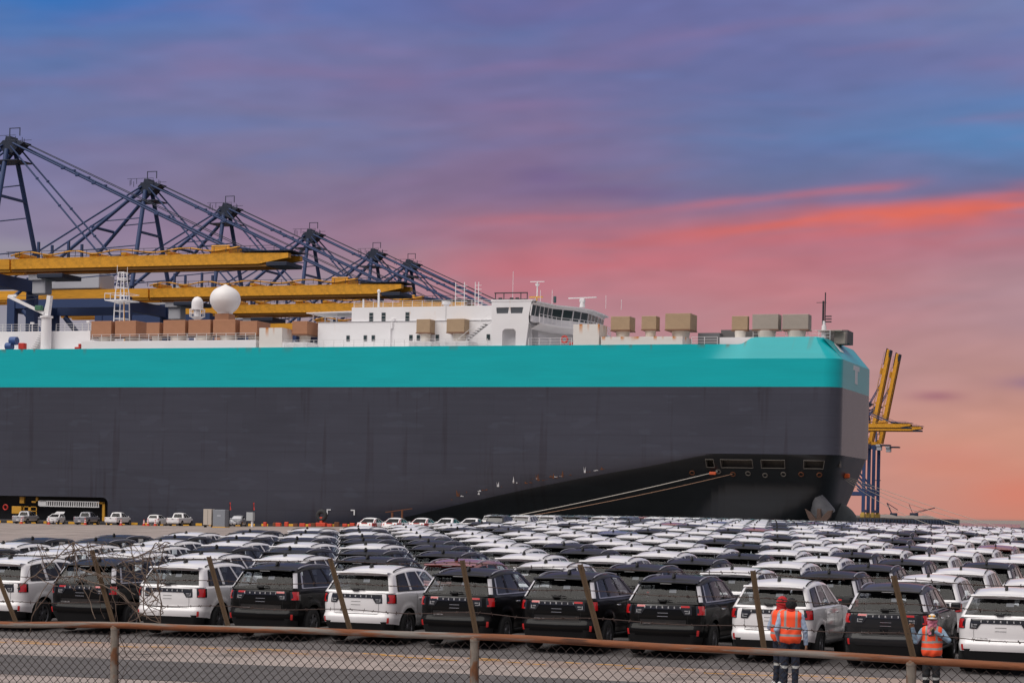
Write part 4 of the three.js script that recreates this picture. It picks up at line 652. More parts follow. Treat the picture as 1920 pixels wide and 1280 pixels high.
  let cc = [...N(0, 1, res < 1 ? 3 : 6), ...N(1, 2, res < 1 ? 2 : 4), ...N(2, 3, res < 1 ? 8 : 16), ...N(3, 4, res < 1 ? 2 : 4), ...N(4, 5, res < 1 ? 2 : 4), 5]; for (const w of wins) cc.push(w[0], w[1]);
  cc = [...new Set(cc.map((x) => +x.toFixed(4)))].sort((a, b) => a - b);
  const ts = [0, T0, ...(res < 1 ? [(T0 + T1) / 2] : [0.3, 0.5, 0.7].map((k) => lerp(T0, T1, k))), T1, (T1 + 1) / 2, 1];
  for (const g of [1, -1]) {
    const full = grid(cc.length - 1, ts.length - 1, (i, j) => { const p = cab(cc[i], ts[j]); return [g * p.x, p.y, p.z]; });
    const w = cc.length, idx = [];
    for (let j = 0; j < ts.length - 1; j++) for (let i = 0; i < w - 1; i++) { const cm = (cc[i] + cc[i + 1]) / 2, tm = (ts[j] + ts[j + 1]) / 2; if (tm > T0 && tm < T1 && wins.some((q) => cm > q[0] && cm < q[1])) continue; const a = j * w + i; idx.push(a, a + 1, a + w + 1, a, a + w + 1, a + w); }
    full.setIndex(idx); geos.push(full);
    const st = C.sr(1), en = C.sf(1);
    geos.push(grid(cc.length - 1, 5, (i, j) => { const p = cab(cc[i], 1), k = 1 - j / 5, s = P.L / 2 - p.z; return [g * p.x * k, p.y + C.crown * smooth(0, 0.4, s - st) * smooth(0, 0.5, en - s) * (1 - k * k), p.z]; }));
  }
  const glass = wins.map(([a, b, name]) => { const n = Math.max(2, Math.round((b - a) * 8)); return { name, both: name === 'rear_window' || name === 'windshield', make: (g) => grid(n, 4, (i, j) => { const p = cab(lerp(a, b, i / n), lerp(T0, T1, j / 4), -0.01); return [g * p.x, p.y, p.z]; }) }; });
  const lowV = (c, h) => { const [x, s] = low(c, h); return V(x, h, Z(s)); };
  const patch = (c0, c1, h0, h1, off, g = 1, n = 6, m = 2, warp) => grid(n, m, (i, j) => { let c = lerp(c0, c1, i / n), h = lerp(h0, h1, j / m); if (warp) [c, h] = warp(c, h, i / n, j / m); const p = lowV(c, h), a = lowV(Math.min(4.999, c + 0.02), h).sub(lowV(Math.max(0, c - 0.02), h)), b = V(0, 0.02, 0).add(lowV(c, h + 0.01).sub(lowV(c, h - 0.01))), nn = b.cross(a).normalize(); if (nn.x * p.x < 0 && Math.abs(nn.x) > 0.5) nn.negate(); if (c < 1 && nn.z < 0) nn.negate(); p.add(nn.multiplyScalar(off)); return [g * p.x, p.y, p.z]; });
  const roofY = (x, s) => { let q = 0; const st = C.sr(1), en = C.sf(1); q = clamp((s - st - 0.15) / (en - st - 0.45)); const W = C.W(1), k = x / W; return C.edge(q) + C.crown * smooth(0, 0.4, s - st) * smooth(0, 0.5, en - s) * (1 - k * k); };
  return { geos, glass, patch, cab, roofY, Z, lowV };
}
const SUV = {
  L: 4.91, wheels: [1.03, 3.93], wr: 0.385, arch: 0.455, Rr: 0.27, Rf: 0.5, taper: 0.055, bow: 0.05,
  W: pw([[0.24, 0.85], [0.42, 0.925], [0.6, 0.958], [0.68, 0.945], [0.85, 0.96], [1.02, 0.955], [1.12, 0.945], [1.2, 0.925]]), sr: pw([[0.24, 0.16], [0.44, 0.05], [0.52, 0.005], [0.64, 0], [0.672, 0.018], [0.72, 0.07], [0.84, 0.07], [0.87, 0.06], [1.1, 0.075], [1.2, 0.1]]), sf: pw([[0.24, 4.76], [0.5, 4.9], [0.85, 4.89], [1.02, 4.8], [1.2, 4.7]]),
  sill: pw([[0, 0.5], [0.35, 0.47], [0.6, 0.44], [1.5, 0.4], [4.3, 0.4], [4.9, 0.45]]), top: pw([[0, 1.2], [3.5, 1.2], [3.9, 1.15], [4.85, 1.0]]),
  vs: [0, 0.08, 0.17, 0.22, 0.27, 0.33, 0.4, 0.5, 0.62, 0.75, 0.86, 0.94, 1], decks: [[3.55, 4.68]],
  cabin: { W: pw([[0, 0.922], [0.1, 0.9], [0.86, 0.765], [0.94, 0.735], [1, 0.68]]), sr: pw([[0, 0.1], [0.86, 0.38], [1, 0.44]]), sf: pw([[0, 3.78], [1, 2.82]]), base: () => 1.195, taper: 0.05, R: 0.14, edge: pw([[0, 1.65], [0.18, 1.705], [0.4, 1.745], [0.7, 1.75], [1, 1.71]]), crown: 0.055, t0: 0.1, t1: 0.86,
    windows: [[0, 1.3, 'rear_window'], [2.1, 2.3, 'side_window'], [2.34, 2.6, 'side_window'], [2.64, 2.93, 'side_window'], [4.05, 5, 'windshield']] },
};
const paints = {
  white: phys(0.80, 0.785, 0.79, 0.38, { clearcoat: 0.7, clearcoatRoughness: 0.06 }), black: phys(0.004, 0.004, 0.0044, 0.4, { specularIntensity: 0.12, clearcoat: 0.28, clearcoatRoughness: 0.04 }), grey: phys(0.016, 0.016, 0.018, 0.4, { specularIntensity: 0.2, clearcoat: 0.4, clearcoatRoughness: 0.05 }),
  red: phys(0.21, 0.03, 0.022, 0.38, { clearcoat: 1, clearcoatRoughness: 0.05 }), blue: phys(0.03, 0.045, 0.11, 0.38, { clearcoat: 1, clearcoatRoughness: 0.05 }), silver: phys(0.42, 0.42, 0.44, 0.35, { metalness: 0.4, clearcoat: 1 }),
};
const tint = phys(0.82, 0.87, 0.88, 0.02, { transmission: 1, thickness: 0, ior: 1.42 }), privacy = phys(0.42, 0.44, 0.47, 0.02, { transmission: 1, thickness: 0, ior: 1.33 });
const rubber = mat(0.018, 0.018, 0.019, 0.85), plastic = mat(0.009, 0.009, 0.01, 0.75), gloss = phys(0.008, 0.008, 0.009, 0.12, { clearcoat: 1 }), lampRed = phys(0.5, 0.01, 0.012, 0.12, { clearcoat: 1 }), lampClear = phys(0.3, 0.3, 0.31, 0.15, { clearcoat: 1 }), chrome = mat(0.75, 0.75, 0.76, 0.22, 0.9), alloy = mat(0.3, 0.3, 0.32, 0.35, 0.8), interior = mat(0.02, 0.02, 0.022, 0.9), seatM = mat(0.045, 0.04, 0.04, 0.8), film = mat(0.6, 0.59, 0.62, 0.45), paper = mat(0.8, 0.8, 0.8, 0.8), silverRail = mat(0.5, 0.5, 0.52, 0.3, 0.7);
const badgeM = mat(0.72, 0.72, 0.74, 0.4, 0.2);
const bold = await new FontLoader().loadAsync('fonts/droid/droid_sans_bold.typeface.json');
function lettering(text, size, pitch, depth = 0.008) { const gs = []; [...text].forEach((ch, i) => { const g = new TextGeometry(ch, { font: bold, size, depth, curveSegments: 2, bevelEnabled: false }); g.computeBoundingBox(); const b = g.boundingBox; g.translate(-(b.min.x + b.max.x) / 2 + (i - (text.length - 1) / 2) * pitch, 0, 0); gs.push(g); }); return merged(gs); }
const BADGE = lettering('EVEREST', 0.042, 0.135), TRIM = lettering('TITANIUM', 0.03, 0.031);
// wheels shared by all vehicles
function wheelGeos(R, w) {
  const t = new THREE.LatheGeometry([[R * 0.62, -w / 2], [R * 0.9, -w / 2], [R * 0.985, -w * 0.36], [R, 0], [R * 0.985, w * 0.36], [R * 0.9, w / 2], [R * 0.62, w / 2]].map((p) => new THREE.Vector2(...p)), 28); t.rotateZ(Math.PI / 2);
  const gs = []; for (let k = 0; k < 6; k++) { const a = k / 6 * Math.PI * 2; gs.push(box(0.03, R * 0.6, 0.075, w * 0.36, R * 0.33, 0).rotateX(a), box(0.025, R * 0.5, 0.03, w * 0.35, R * 0.4, 0.05).rotateX(a)); }
  const ring = new THREE.TorusGeometry(R * 0.6, 0.025, 6, 28); ring.rotateY(Math.PI / 2); ring.translate(w * 0.38, 0, 0); const hub = new THREE.CylinderGeometry(0.07, 0.07, 0.05, 12); hub.rotateZ(Math.PI / 2); hub.translate(w * 0.37, 0, 0);
  const disc = new THREE.CylinderGeometry(R * 0.6, R * 0.6, 0.02, 20); disc.rotateZ(Math.PI / 2); disc.translate(w * 0.1, 0, 0);
  return { tyre: t, rim: merged([gs, ring, hub]), disc };
}
const WG = wheelGeos(0.385, 0.255), WS = wheelGeos(0.31, 0.2);
function addWheels(t, P, x, G = WG, full = true) { for (const s of P.wheels) for (const g of [1, -1]) { const w = new THREE.Group(); w.name = 'wheel'; w.position.set(g * x, P.wr, P.L / 2 - s); if (g < 0) w.rotation.y = Math.PI; t.add(w); mesh('tyre', G.tyre, rubber, w); if (full) { mesh('rim', G.rim, alloy, w); mesh('brake_disc', G.disc, plastic, w); } } }
const cache = {};
function suvGeo(res) {
  if (cache[res]) return cache[res];
  const S = shell(SUV, res), Z = S.Z, o = cache[res] = { S };
  o.body = merged(S.geos);
  o.rails = [1, -1].map((g) => { const pts = []; for (let k = 0; k <= 10; k++) { const t = k / 10, s = lerp(0.72, 2.55, t), e = Math.sin(Math.PI * Math.min(1, Math.min(t, 1 - t) * 6) / 2); pts.push(V(g * lerp(0.655, 0.63, t), S.roofY(0.64, s) + 0.004 + 0.018 * e, Z(s))); } return tubeAlong(pts, 0.015, res < 1 ? 4 : 6, res < 1 ? 10 : 20); });
  o.antenna = merged([(() => { const s = new THREE.Shape(); s.moveTo(-0.09, 0); s.lineTo(0.09, 0); s.quadraticCurveTo(0.06, 0.085, 0.0, 0.085); s.quadraticCurveTo(-0.03, 0.05, -0.09, 0); const g = new THREE.ExtrudeGeometry(s, { depth: 0.03, bevelEnabled: true, bevelSize: 0.008, bevelThickness: 0.012, bevelSegments: 1 }); g.translate(0, 0, -0.017); g.rotateY(Math.PI / 2); g.translate(0, S.roofY(0, 0.95), Z(0.95)); return g; })()]);
  o.glass = S.glass.flatMap((w) => w.both ? [{ name: w.name, g: merged([w.make(1), w.make(-1)]) }] : [{ name: w.name, g: w.make(1) }, { name: w.name, g: w.make(-1) }]);
  // roof spoiler: overhangs the rear window
  o.spoiler = grid(8, 4, (i, j) => { const t = i / 4 - 1, x = t * 0.665, y0 = S.roofY(Math.abs(x) * 0.9, 0.62), st = [[0.62, y0 + 0.004], [0.4, 1.668 + 0.02 * (1 - t * t)], [0.27 + 0.06 * t * t, 1.645 + 0.018 * (1 - t * t)], [0.29 + 0.06 * t * t, 1.618 + 0.018 * (1 - t * t)], [0.46, 1.62]][j]; return [x, st[1], Z(st[0])]; });
  o.pillars = [1, -1].map((g) => grid(4, 6, (i, j) => { const p = S.cab(lerp(1.36, 1.95, i / 4), lerp(0.1, 0.86, j / 6), 0.004); return [g * p.x, p.y, p.z]; }));
  o.skirt = merged([[1, -1].map((g) => S.patch(0, 1.95, 0.24, 0.53, -0.012, g, 12, 3)), span(-0.9, 0.9, 0.22, 0.26, Z(0.2), Z(0.6))]);
  o.under = merged([span(-0.66, 0.66, 0.24, 0.72, Z(0.25), Z(4.6)), span(-0.9, 0.9, 0.42, 0.72, Z(1.6), Z(3.4)), span(-0.74, 0.74, 0.6, 0.72, Z(0.34), Z(0.55)), span(-0.74, 0.74, 0.84, 0.88, Z(0.3), Z(0.6)), span(-0.85, 0.85, 0.841, 0.881, Z(0.6), Z(3.7))]);
  const seat = (x, s, w, h0 = 0.88) => [rbox(w, 0.62, 0.14, 0.05, x, h0 + 0.31, Z(s)), rbox(w * 0.5, 0.17, 0.1, 0.04, x, h0 + 0.7, Z(s + 0.02))];
  o.seats = merged([seat(-0.38, 1.15, 0.5, 0.8), seat(0.38, 1.15, 0.5, 0.8), seat(-0.42, 1.75, 0.5), seat(0.42, 1.75, 0.5), seat(0, 1.75, 0.3, 0.8), seat(-0.4, 2.6, 0.5), seat(0.4, 2.6, 0.5), rbox(1.5, 0.2, 0.5, 0.08, 0, 1.1, Z(3.4))]);
  return o;
}
const suvProto = {};
function suv(color, lod) {
  const key = color + lod; if (suvProto[key]) return suvProto[key];
  const t = new THREE.Group(), o = suvGeo(lod < 2 ? 1 : 0.5), S = o.S, Z = S.Z, paint = paints[color], darkCar = color !== 'white';
  mesh('body', o.body, paint, t); mesh('spoiler', o.spoiler, paint, t);
  for (const w of o.glass) mesh(w.name, w.g, w.name === 'rear_window' ? privacy : tint, t);
  for (const r of o.rails) mesh('roof_rail', r, darkCar ? silverRail : plastic, t);
  mesh('antenna', o.antenna, plastic, t); mesh('seats', o.seats, seatM, t); mesh('underbody', o.under, interior, t);
  if (darkCar) for (const p of o.pillars) { const m = mesh('pillar_trim', p, film, t); m.userData.label = 'pale film strip on the rear pillar'; }
  if (lod < 2) {
    mesh('bumper_skirt', o.skirt, plastic, t);
    const strip = mesh('tailgate_strip', cache.strip ??= merged([1, -1].map((g) => S.patch(0, 0.98, 1.07, 1.165, 0.012, g, 6, 2))), gloss, t);
    mesh('badge_lettering', cache.badge ??= BADGE.clone().translate(0, 1.095, Z(0.055)), badgeM, strip);
    for (const g of [1, -1]) {
      const lamp = mesh('tail_lamp', cache['lamp' + g] ??= merged([S.patch(0.66, 1.0, 0.955, 1.069, 0.012, g, 6, 2, (c, h, u, v) => [lerp(0.66 + 0.12 * (1 - v), 1.0, u), h]), S.patch(0.985, 1.95, 0.955, 1.165, 0.01, g, 8, 3)]), gloss, t);
      mesh('red_lens', cache['lens' + darkCar + g] ??= merged([S.patch(1.42, 1.78, 0.965, 1.155, 0.022, g, 5, 3), S.patch(1.04, 1.42, 1.105, 1.155, 0.022, g, 4, 1), S.patch(1.3, 1.42, 0.965, 1.0, 0.022, g, 2, 1), ...(darkCar ? [S.patch(0.66, 0.97, 1.115, 1.155, 0.02, g, 4, 1)] : [])]), lampRed, lamp);
      mesh('clear_lens', cache['clear' + g] ??= merged([S.patch(0.8, 0.96, 0.985, 1.0, 0.024, g, 3, 1), S.patch(0.93, 0.97, 0.985, 1.06, 0.024, g, 2, 1), S.patch(0.78, 0.9, 1.03, 1.055, 0.024, g, 2, 1)]), lampClear, lamp);
      mesh('reflector', cache['refl' + g] ??= S.patch(1.08, 1.5, 0.5, 0.625, 0.01, g, 5, 2), lampRed, t);
      mesh('running_board', cache['board' + g] ??= rbox(0.16, 0.06, 1.95, 0.025, g * 0.9, 0.39, Z(2.48)), plastic, t);
      const mir = mesh('mirror', cache['mir' + g] ??= merged([rbox(0.22, 0.17, 0.16, 0.05, g * 1.05, 1.26, Z(3.32)), rbox(0.14, 0.05, 0.06, 0.02, g * 0.94, 1.21, Z(3.34))]), darkCar ? paint : plastic, t);
      for (const s of [1.75, 2.75]) mesh('door_handle', cache['hd' + g + s] ??= rbox(0.035, 0.04, 0.22, 0.015, g * 0.965, 1.05, Z(s)), darkCar ? chrome : paint, t);
      mesh('window_trim', cache['wt' + g] ??= merged([grid(20, 1, (i, j) => { const p = S.cab(lerp(2.08, 2.95, i / 20), j ? 0.1 : 0.055, 0.006); return [g * p.x, p.y, p.z]; }), grid(1, 6, (i, j) => { const p = S.cab(i ? 2.1 : 2.07, lerp(0.08, 0.84, j / 6), 0.006); return [g * p.x, p.y, p.z]; })]), darkCar ? silverRail : plastic, t);
      mesh('door_gap', cache['dg' + g] ??= merged([1.52, 2.42, 3.38].map((s) => grid(1, 8, (i, j) => { const h = lerp(0.5, 1.19, j / 8); let lo = 2, hi = 3; for (let k = 0; k < 18; k++) { const m = (lo + hi) / 2; if (S.lowV(m, h).z > Z(s)) lo = m; else hi = m; } const p = S.lowV(lo, h); return [g * (p.x + 0.004), h, p.z + (i ? 0.006 : -0.006)]; }))), interior, t);
    }
    mesh('tailgate_gap', cache.gap ??= merged([1, -1].map((g) => [S.patch(0, 0.86, 0.7, 0.712, 0.006, g, 5, 1), S.patch(0.885, 0.894, 0.7, 0.95, 0.004, g, 1, 3)])), interior, t);
    mesh('plate_trim', cache.plate ??= merged([1, -1].map((g) => [S.patch(0, 0.19, 0.985, 0.993, 0.008, g, 2, 1), S.patch(0, 0.19, 0.91, 0.918, 0.008, g, 2, 1)])), darkCar ? chrome : plastic, t);
    mesh('trim_lettering', cache.trim ??= TRIM.clone().translate(-0.4, 0.745, Z(0.062)), chrome, t);
    if (darkCar) mesh('lower_panel', cache.lp ??= merged([1, -1].map((g) => S.patch(0, 0.84, 0.725, 0.845, 0.005, g, 5, 2))), gloss, t);
    mesh('brake_light', cache.bl ??= rbox(0.26, 0.014, 0.02, 0.005, 0, 1.628, Z(0.285)), lampClear, t);
    mesh('wiper', cache.wip ??= merged([rbox(0.34, 0.03, 0.03, 0.01, 0.03, 1.275, Z(0.115)), rbox(0.16, 0.05, 0.05, 0.02, -0.02, 1.255, Z(0.1))]), plastic, t);
    mesh('window_sticker', cache.stick ??= grid(2, 2, (i, j) => { const p = S.cab(0.02 + 0.13 * i, lerp(0.56, 0.72, j / 2), -0.03); return [(color === 'white' ? 1 : 1) * (p.x + 0.06), p.y, p.z]; }), paper, t);
    addWheels(t, SUV, 0.83);
  } else if (lod === 2) { addWheels(t, SUV, 0.83, WG, false); }
  return suvProto[key] = t;
}
// the grid of parked SUVs: 2.463 m from car to car along a row, 5.48 m from row to row
const PITCH = 2.463, ROW = 5.48, X0 = -20.09, D0 = 47.95;
const seen = (x, y, z) => { const D = -z, cx = x * CT + D * ST, cz = -x * ST + D * CT; const u = 960 + 4000 * cx / cz; return u > -90 && u < 2000; };
const known = {   // colours read off the photograph, by row and place
  0: { '-5': 'white', '-4': 'white', '-3': 'black', '-2': 'white', '-1': 'black', 0: 'white', 1: 'black', 2: 'black', 3: 'black', 4: 'white', 5: 'grey', 6: 'white', 7: 'black' },
  1: { '-5': 'black', '-4': 'white', '-3': 'white', '-2': 'white', '-1': 'white', 0: 'black', 1: 'red', 2: 'white', 3: 'black', 4: 'white', 5: 'black', 6: 'white', 7: 'white', 8: 'white' },
  2: { '-5': 'white', '-4': 'white', '-3': 'white', '-2': 'black', '-1': 'black', 0: 'black', 1: 'black', 2: 'white', 3: 'white', 4: 'black', 5: 'white', 6: 'black', 7: 'white', 8: 'white' },
  3: { '-5': 'black', '-4': 'black', '-3': 'white', '-2': 'white', '-1': 'white', 0: 'white', 1: 'black', 2: 'white', 3: 'black', 4: 'white', 5: 'black', 6: 'white', 7: 'black', 8: 'black' },
  4: { '-4': 'black', '-3': 'black', '-2': 'black', '-1': 'black', 0: 'black', 1: 'black', 2: 'white', 3: 'black', 4: 'white', 5: 'white', 6: 'white', 7: 'black', 8: 'white', 9: 'white' },
  5: { '-3': 'white', '-2': 'white', '-1': 'white', 0: 'black', 1: 'grey', 2: 'white', 3: 'white', 4: 'white', 5: 'white', 6: 'black', 7: 'white', 8: 'white', 9: 'white' },
  6: { '-2': 'black', '-1': 'black', 0: 'white', 1: 'white', 2: 'white', 3: 'white', 4: 'white', 5: 'white', 6: 'black', 7: 'white', 8: 'white' }, 7: { '-1': 'white', 0: 'black', 1: 'white' }, 8: { 0: 'white', 1: 'white', 2: 'black' }, 9: { 1: 'white' },
};
const cars = [], RC = rng(2024);
for (let j = 0; j <= 32; j++) for (let m = -34; m <= 60; m++) {
  const i = m + j;                                             // i counts along the column the photograph shows going straight back
  if (m < -8) { if (j < 25 || j > 28 || m < (j === 26 ? -20 : -19)) continue; }
  const x = X0 + m * PITCH, D = D0 + j * ROW, y = ground(x, -D);
  const r = RC(), jx = RC(), jz = RC(), jr = RC();
  if (!seen(x, y, -D)) continue;
  let color = known[j]?.[i] ?? (r < 0.66 ? 'white' : r < 0.8 ? 'black' : r < 0.955 ? 'grey' : r < 0.985 ? 'red' : 'blue');
  cars.push({ x: x + (jx - 0.5) * 0.08, z: -(D + (jz - 0.5) * 0.12), rot: (jr - 0.5) * 0.012, y, j, i, color, d: Math.hypot(x, D) });
}
cars.sort((a, b) => a.j - b.j || a.i - b.i);
const ORD = ['front', 'second', 'third', 'fourth', 'fifth', 'sixth', 'seventh', 'eighth', 'ninth', 'tenth', 'eleventh', 'twelfth', 'thirteenth', 'fourteenth', 'fifteenth', 'sixteenth', 'seventeenth', 'eighteenth', 'nineteenth', 'twentieth'];
const COL = { white: 'white', black: 'black', grey: 'dark grey', red: 'dark red', blue: 'dark blue' };
const FRONT = { '-4': 'white SUV in the front row, behind the dry vines, left of a black one', '-3': 'black SUV in the front row behind the tangle of dry vines', '-2': 'white SUV in the front row between two black ones, beside the vines', '-1': 'black SUV in the front row between two white ones', 0: 'white SUV in the front row just before the run of three black ones', 1: 'black SUV in the front row, parked before the dark red roof', 2: 'middle one of three black SUVs side by side in the front row', 3: 'black SUV in the front row beside the white one behind the workers', 4: 'white SUV in the front row behind the two workers in orange vests', 5: 'dark grey SUV in the front row behind the worker in pink headscarf', 6: 'white SUV in the front row next to the dark grey one' };
const usedProto = new Set(), things = cars.slice(0, 300), rest = cars.slice(300);
for (const c of things) {
  const lod = c.j < 2 ? 0 : c.j < 9 ? 2 : 3, p = suv(c.color, lod), o = usedProto.has(p) ? p.clone() : p; usedProto.add(p);
  o.name = numbered('parked_suv'); o.position.set(c.x, c.y, c.z); o.rotation.y = c.rot; scene.add(o);
  const label = (c.j === 0 && FRONT[c.i]) || (c.j < 20 ? `${COL[c.color]} SUV in the ${ORD[c.j]} row back from the fence` : `${COL[c.color]} SUV far back in the packed rows near the ship`);
  tag(o, label, 'car', c.j === 0 && FRONT[c.i] ? 'SUVs in the front row' : c.j < 20 ? `${COL[c.color]} SUVs in the ${ORD[c.j]} row` : `${COL[c.color]} SUVs in the far rows`);
}
console.log('cars', cars.length, 'things', things.length);
if (rest.length) { // the rest of the packed field: one object
  const g = suvGeo(0.5), parts = [[o => o.body, 1], [o => o.spoiler, 1], [o => merged(o.glass.map((w) => w.g.clone())), 0.06], [o => merged(o.rails.map((r) => r.clone())), 0.1], [o => o.antenna, 0.04], [o => o.under, 0.04]];
  const gs = parts.map(([f, k]) => { const q = flat(f(g)).clone(); q.setAttribute('color', new THREE.BufferAttribute(new Float32Array(q.attributes.position.count * 3).fill(k), 3)); return q; });
  const im = new THREE.InstancedMesh(merged(gs), phys(1, 1, 1, 0.3, { vertexColors: true, clearcoat: 0.7, clearcoatRoughness: 0.06 }), rest.length), M = new THREE.Matrix4();
  rest.forEach((c, k) => { M.makeRotationY(c.rot).setPosition(c.x, c.y, c.z); im.setMatrixAt(k, M); im.setColorAt(k, paints[c.color].color); });
  im.name = 'distant_parked_cars'; im.castShadow = im.receiveShadow = true; im.userData = { kind: 'stuff', label: 'packed mass of distant parked cars below the ship', category: 'cars' }; scene.add(im);
}
// ---------------------------------------------------------------- other vehicles
function simpleCar(P, paint, opt = {}) {
  const S = shell(P, 1), t = new THREE.Group(), Z = S.Z, G = opt.wheels ?? WS;
  mesh('body', merged(S.geos), paint, t);
  for (const w of S.glass) for (const g of w.both ? [0] : [1, -1]) mesh(w.name, w.both ? merged([w.make(1), w.make(-1)]) : w.make(g), privacy, t);
  mesh('underbody', [span(-P.uw, P.uw, 0.2, 0.62, Z(0.25), Z(P.L - 0.3)), span(-P.uw - 0.1, P.uw + 0.1, 0.6, 0.75, Z(opt.floor0 ?? 0.3), Z(P.L - 1.2))], interior, t);
  mesh('seats', [rbox(1.3, 0.6, 0.15, 0.05, 0, 1.02, Z(opt.seat ?? 1.5)), rbox(0.45, 0.7, 0.15, 0.05, -0.36, 1.05, Z((opt.seat ?? 1.5) + 0.9)), rbox(0.45, 0.7, 0.15, 0.05, 0.36, 1.05, Z((opt.seat ?? 1.5) + 0.9))], seatM, t);
  for (const g of [1, -1]) { const [h0, h1, c0, c1] = opt.lamp ?? [0.8, 1.0, 0.95, 1.7]; mesh('tail_lamp', S.patch(c0, c1, h0, h1, 0.012, g, 5, 2), lampRed, t); mesh('headlight', S.patch(3.3, 4.1, h0 - 0.12, h1 - 0.12, 0.012, g, 6, 2), lampClear, t); mesh('mirror', rbox(0.18, 0.14, 0.12, 0.04, g * (P.W(0.95) + 0.1), P.top(2) + 0.07, Z(opt.mirror ?? P.L - 1.75)), paint, t); }
  mesh('bumper', merged([1, -1].map((g) => [S.patch(0, 1.6, 0.3, 0.46, 0.01, g, 8, 2), S.patch(3.5, 5, 0.28, 0.42, 0.01, g, 8, 2)])), opt.bumper ?? plastic, t);
  mesh('number_plate', [rbox(0.4, 0.12, 0.015, 0.004, 0, opt.plateY ?? 0.62, Z(-0.015)), rbox(0.4, 0.11, 0.015, 0.004, 0, 0.5, Z(P.L + 0.015))], paper, t);
  addWheels(t, P, P.W(0.6) - 0.11, G);
  opt.more?.(t, S, Z);
  return t;
}
const HATCH = { L: 4.0, wheels: [0.62, 3.16], wr: 0.31, arch: 0.36, Rr: 0.22, Rf: 0.55, uw: 0.56, W: pw([[0.2, 0.78], [0.4, 0.84], [0.7, 0.86], [0.95, 0.83]]), sr: pw([[0.2, 0.1], [0.45, 0], [0.6, 0.02], [0.95, 0.08]]), sf: pw([[0.2, 3.9], [0.45, 3.99], [0.7, 3.95], [0.95, 3.75]]), sill: () => 0.24, top: pw([[0, 0.97], [2.9, 0.95], [3.2, 0.92], [3.9, 0.7]]), vs: [0, 0.15, 0.35, 0.55, 0.75, 0.9, 1], decks: [[2.95, 3.8]],
  cabin: { W: pw([[0, 0.82], [0.85, 0.66], [1, 0.58]]), sr: pw([[0, 0.08], [1, 0.42]]), sf: pw([[0, 3.25], [1, 2.1]]), base: () => 0.965, edge: pw([[0, 1.43], [0.4, 1.48], [1, 1.44]]), crown: 0.04, t0: 0.08, t1: 0.86, windows: [[0, 0.9, 'rear_window'], [2.12, 2.5, 'side_window'], [2.54, 2.93, 'side_window'], [4.05, 5, 'windshield']] } };
const SEDAN = { L: 4.6, wheels: [1.0, 3.65], wr: 0.32, arch: 0.37, Rr: 0.25, Rf: 0.55, uw: 0.56, W: pw([[0.2, 0.8], [0.4, 0.88], [0.7, 0.9], [0.98, 0.86]]), sr: pw([[0.2, 0.12], [0.5, 0], [0.75, 0.05], [0.98, 0.14]]), sf: pw([[0.2, 4.45], [0.5, 4.58], [0.75, 4.5], [0.98, 4.35]]), sill: () => 0.24, top: pw([[0, 0.97], [1, 0.97], [3.4, 0.95], [4.4, 0.74]]), vs: [0, 0.15, 0.35, 0.55, 0.75, 0.9, 1], decks: [[0.16, 1.0], [3.3, 4.35]],
  cabin: { W: pw([[0, 0.84], [0.85, 0.66], [1, 0.56]]), sr: pw([[0, 0.6], [1, 1.35]]), sf: pw([[0, 3.5], [1, 2.35]]), base: () => 0.965, edge: pw([[0, 1.39], [0.4, 1.43], [1, 1.4]]), crown: 0.035, t0: 0.08, t1: 0.88, windows: [[0, 0.92, 'rear_window'], [2.1, 2.5, 'side_window'], [2.54, 2.93, 'side_window'], [4.05, 5, 'windshield']] } };
const PICKUP = { L: 5.3, wheels: [1.22, 4.4], wr: 0.36, arch: 0.43, Rr: 0.08, Rf: 0.5, uw: 0.58, W: pw([[0.3, 0.84], [0.5, 0.9], [0.8, 0.92], [1.08, 0.9]]), sr: pw([[0.3, 0.12], [0.55, 0.06], [1.08, 0.08]]), sf: pw([[0.3, 5.1], [0.6, 5.28], [0.9, 5.25], [1.1, 5.1]]), sill: () => 0.42, top: pw([[0, 1.08], [3.9, 1.1], [4.2, 1.08], [5.2, 0.95]]), vs: [0, 0.15, 0.35, 0.55, 0.75, 0.9, 1], decks: [[4.0, 5.15]],
  cabin: { W: pw([[0, 0.87], [0.85, 0.7], [1, 0.62]]), sr: pw([[0, 1.72], [1, 1.9]]), sf: pw([[0, 4.25], [1, 3.3]]), base: () => 1.08, edge: pw([[0, 1.7], [0.4, 1.76], [1, 1.72]]), crown: 0.04, t0: 0.08, t1: 0.86, windows: [[0, 0.85, 'rear_window'], [2.1, 2.46, 'side_window'], [2.52, 2.93, 'side_window'], [4.05, 5, 'windshield']] } };
const park = (o, name, x, z, turn, label, group) => { o.name = numbered(name); o.position.set(x, ground(x, z), z); o.rotation.y = turn; scene.add(o); tag(o, label, name === 'pickup_truck' ? 'pickup' : 'car', group); return o; };
const pickup = (paint) => simpleCar(PICKUP, paint, { wheels: WG, seat: 2.3, lamp: [0.75, 1.02, 0.9, 1.4], mirror: 3.75, floor0: 1.8, plateY: 0.52, bumper: silverRail, more: (t, S, Z) => { mesh('bed', [span(-0.82, 0.82, 0.66, 0.7, Z(0.14), Z(1.75)), span(-0.83, -0.8, 0.7, 1.07, Z(0.14), Z(1.75)), span(0.8, 0.83, 0.7, 1.07, Z(0.14), Z(1.75)), span(-0.8, 0.8, 0.7, 1.07, Z(1.73), Z(1.75)), span(-0.8, 0.8, 0.7, 1.06, Z(0.18), Z(0.16))], plastic, t); mesh('tailgate_handle', rbox(0.25, 0.06, 0.03, 0.01, 0, 0.95, Z(0.05)), plastic, t); } });
const Q = 'vehicles parked at the quay edge';
park(pickup(paints.silver), 'pickup_truck', -163.6, -257, 0.1, 'silver pickup truck parked by the ship door, left of the open hatchback', Q);
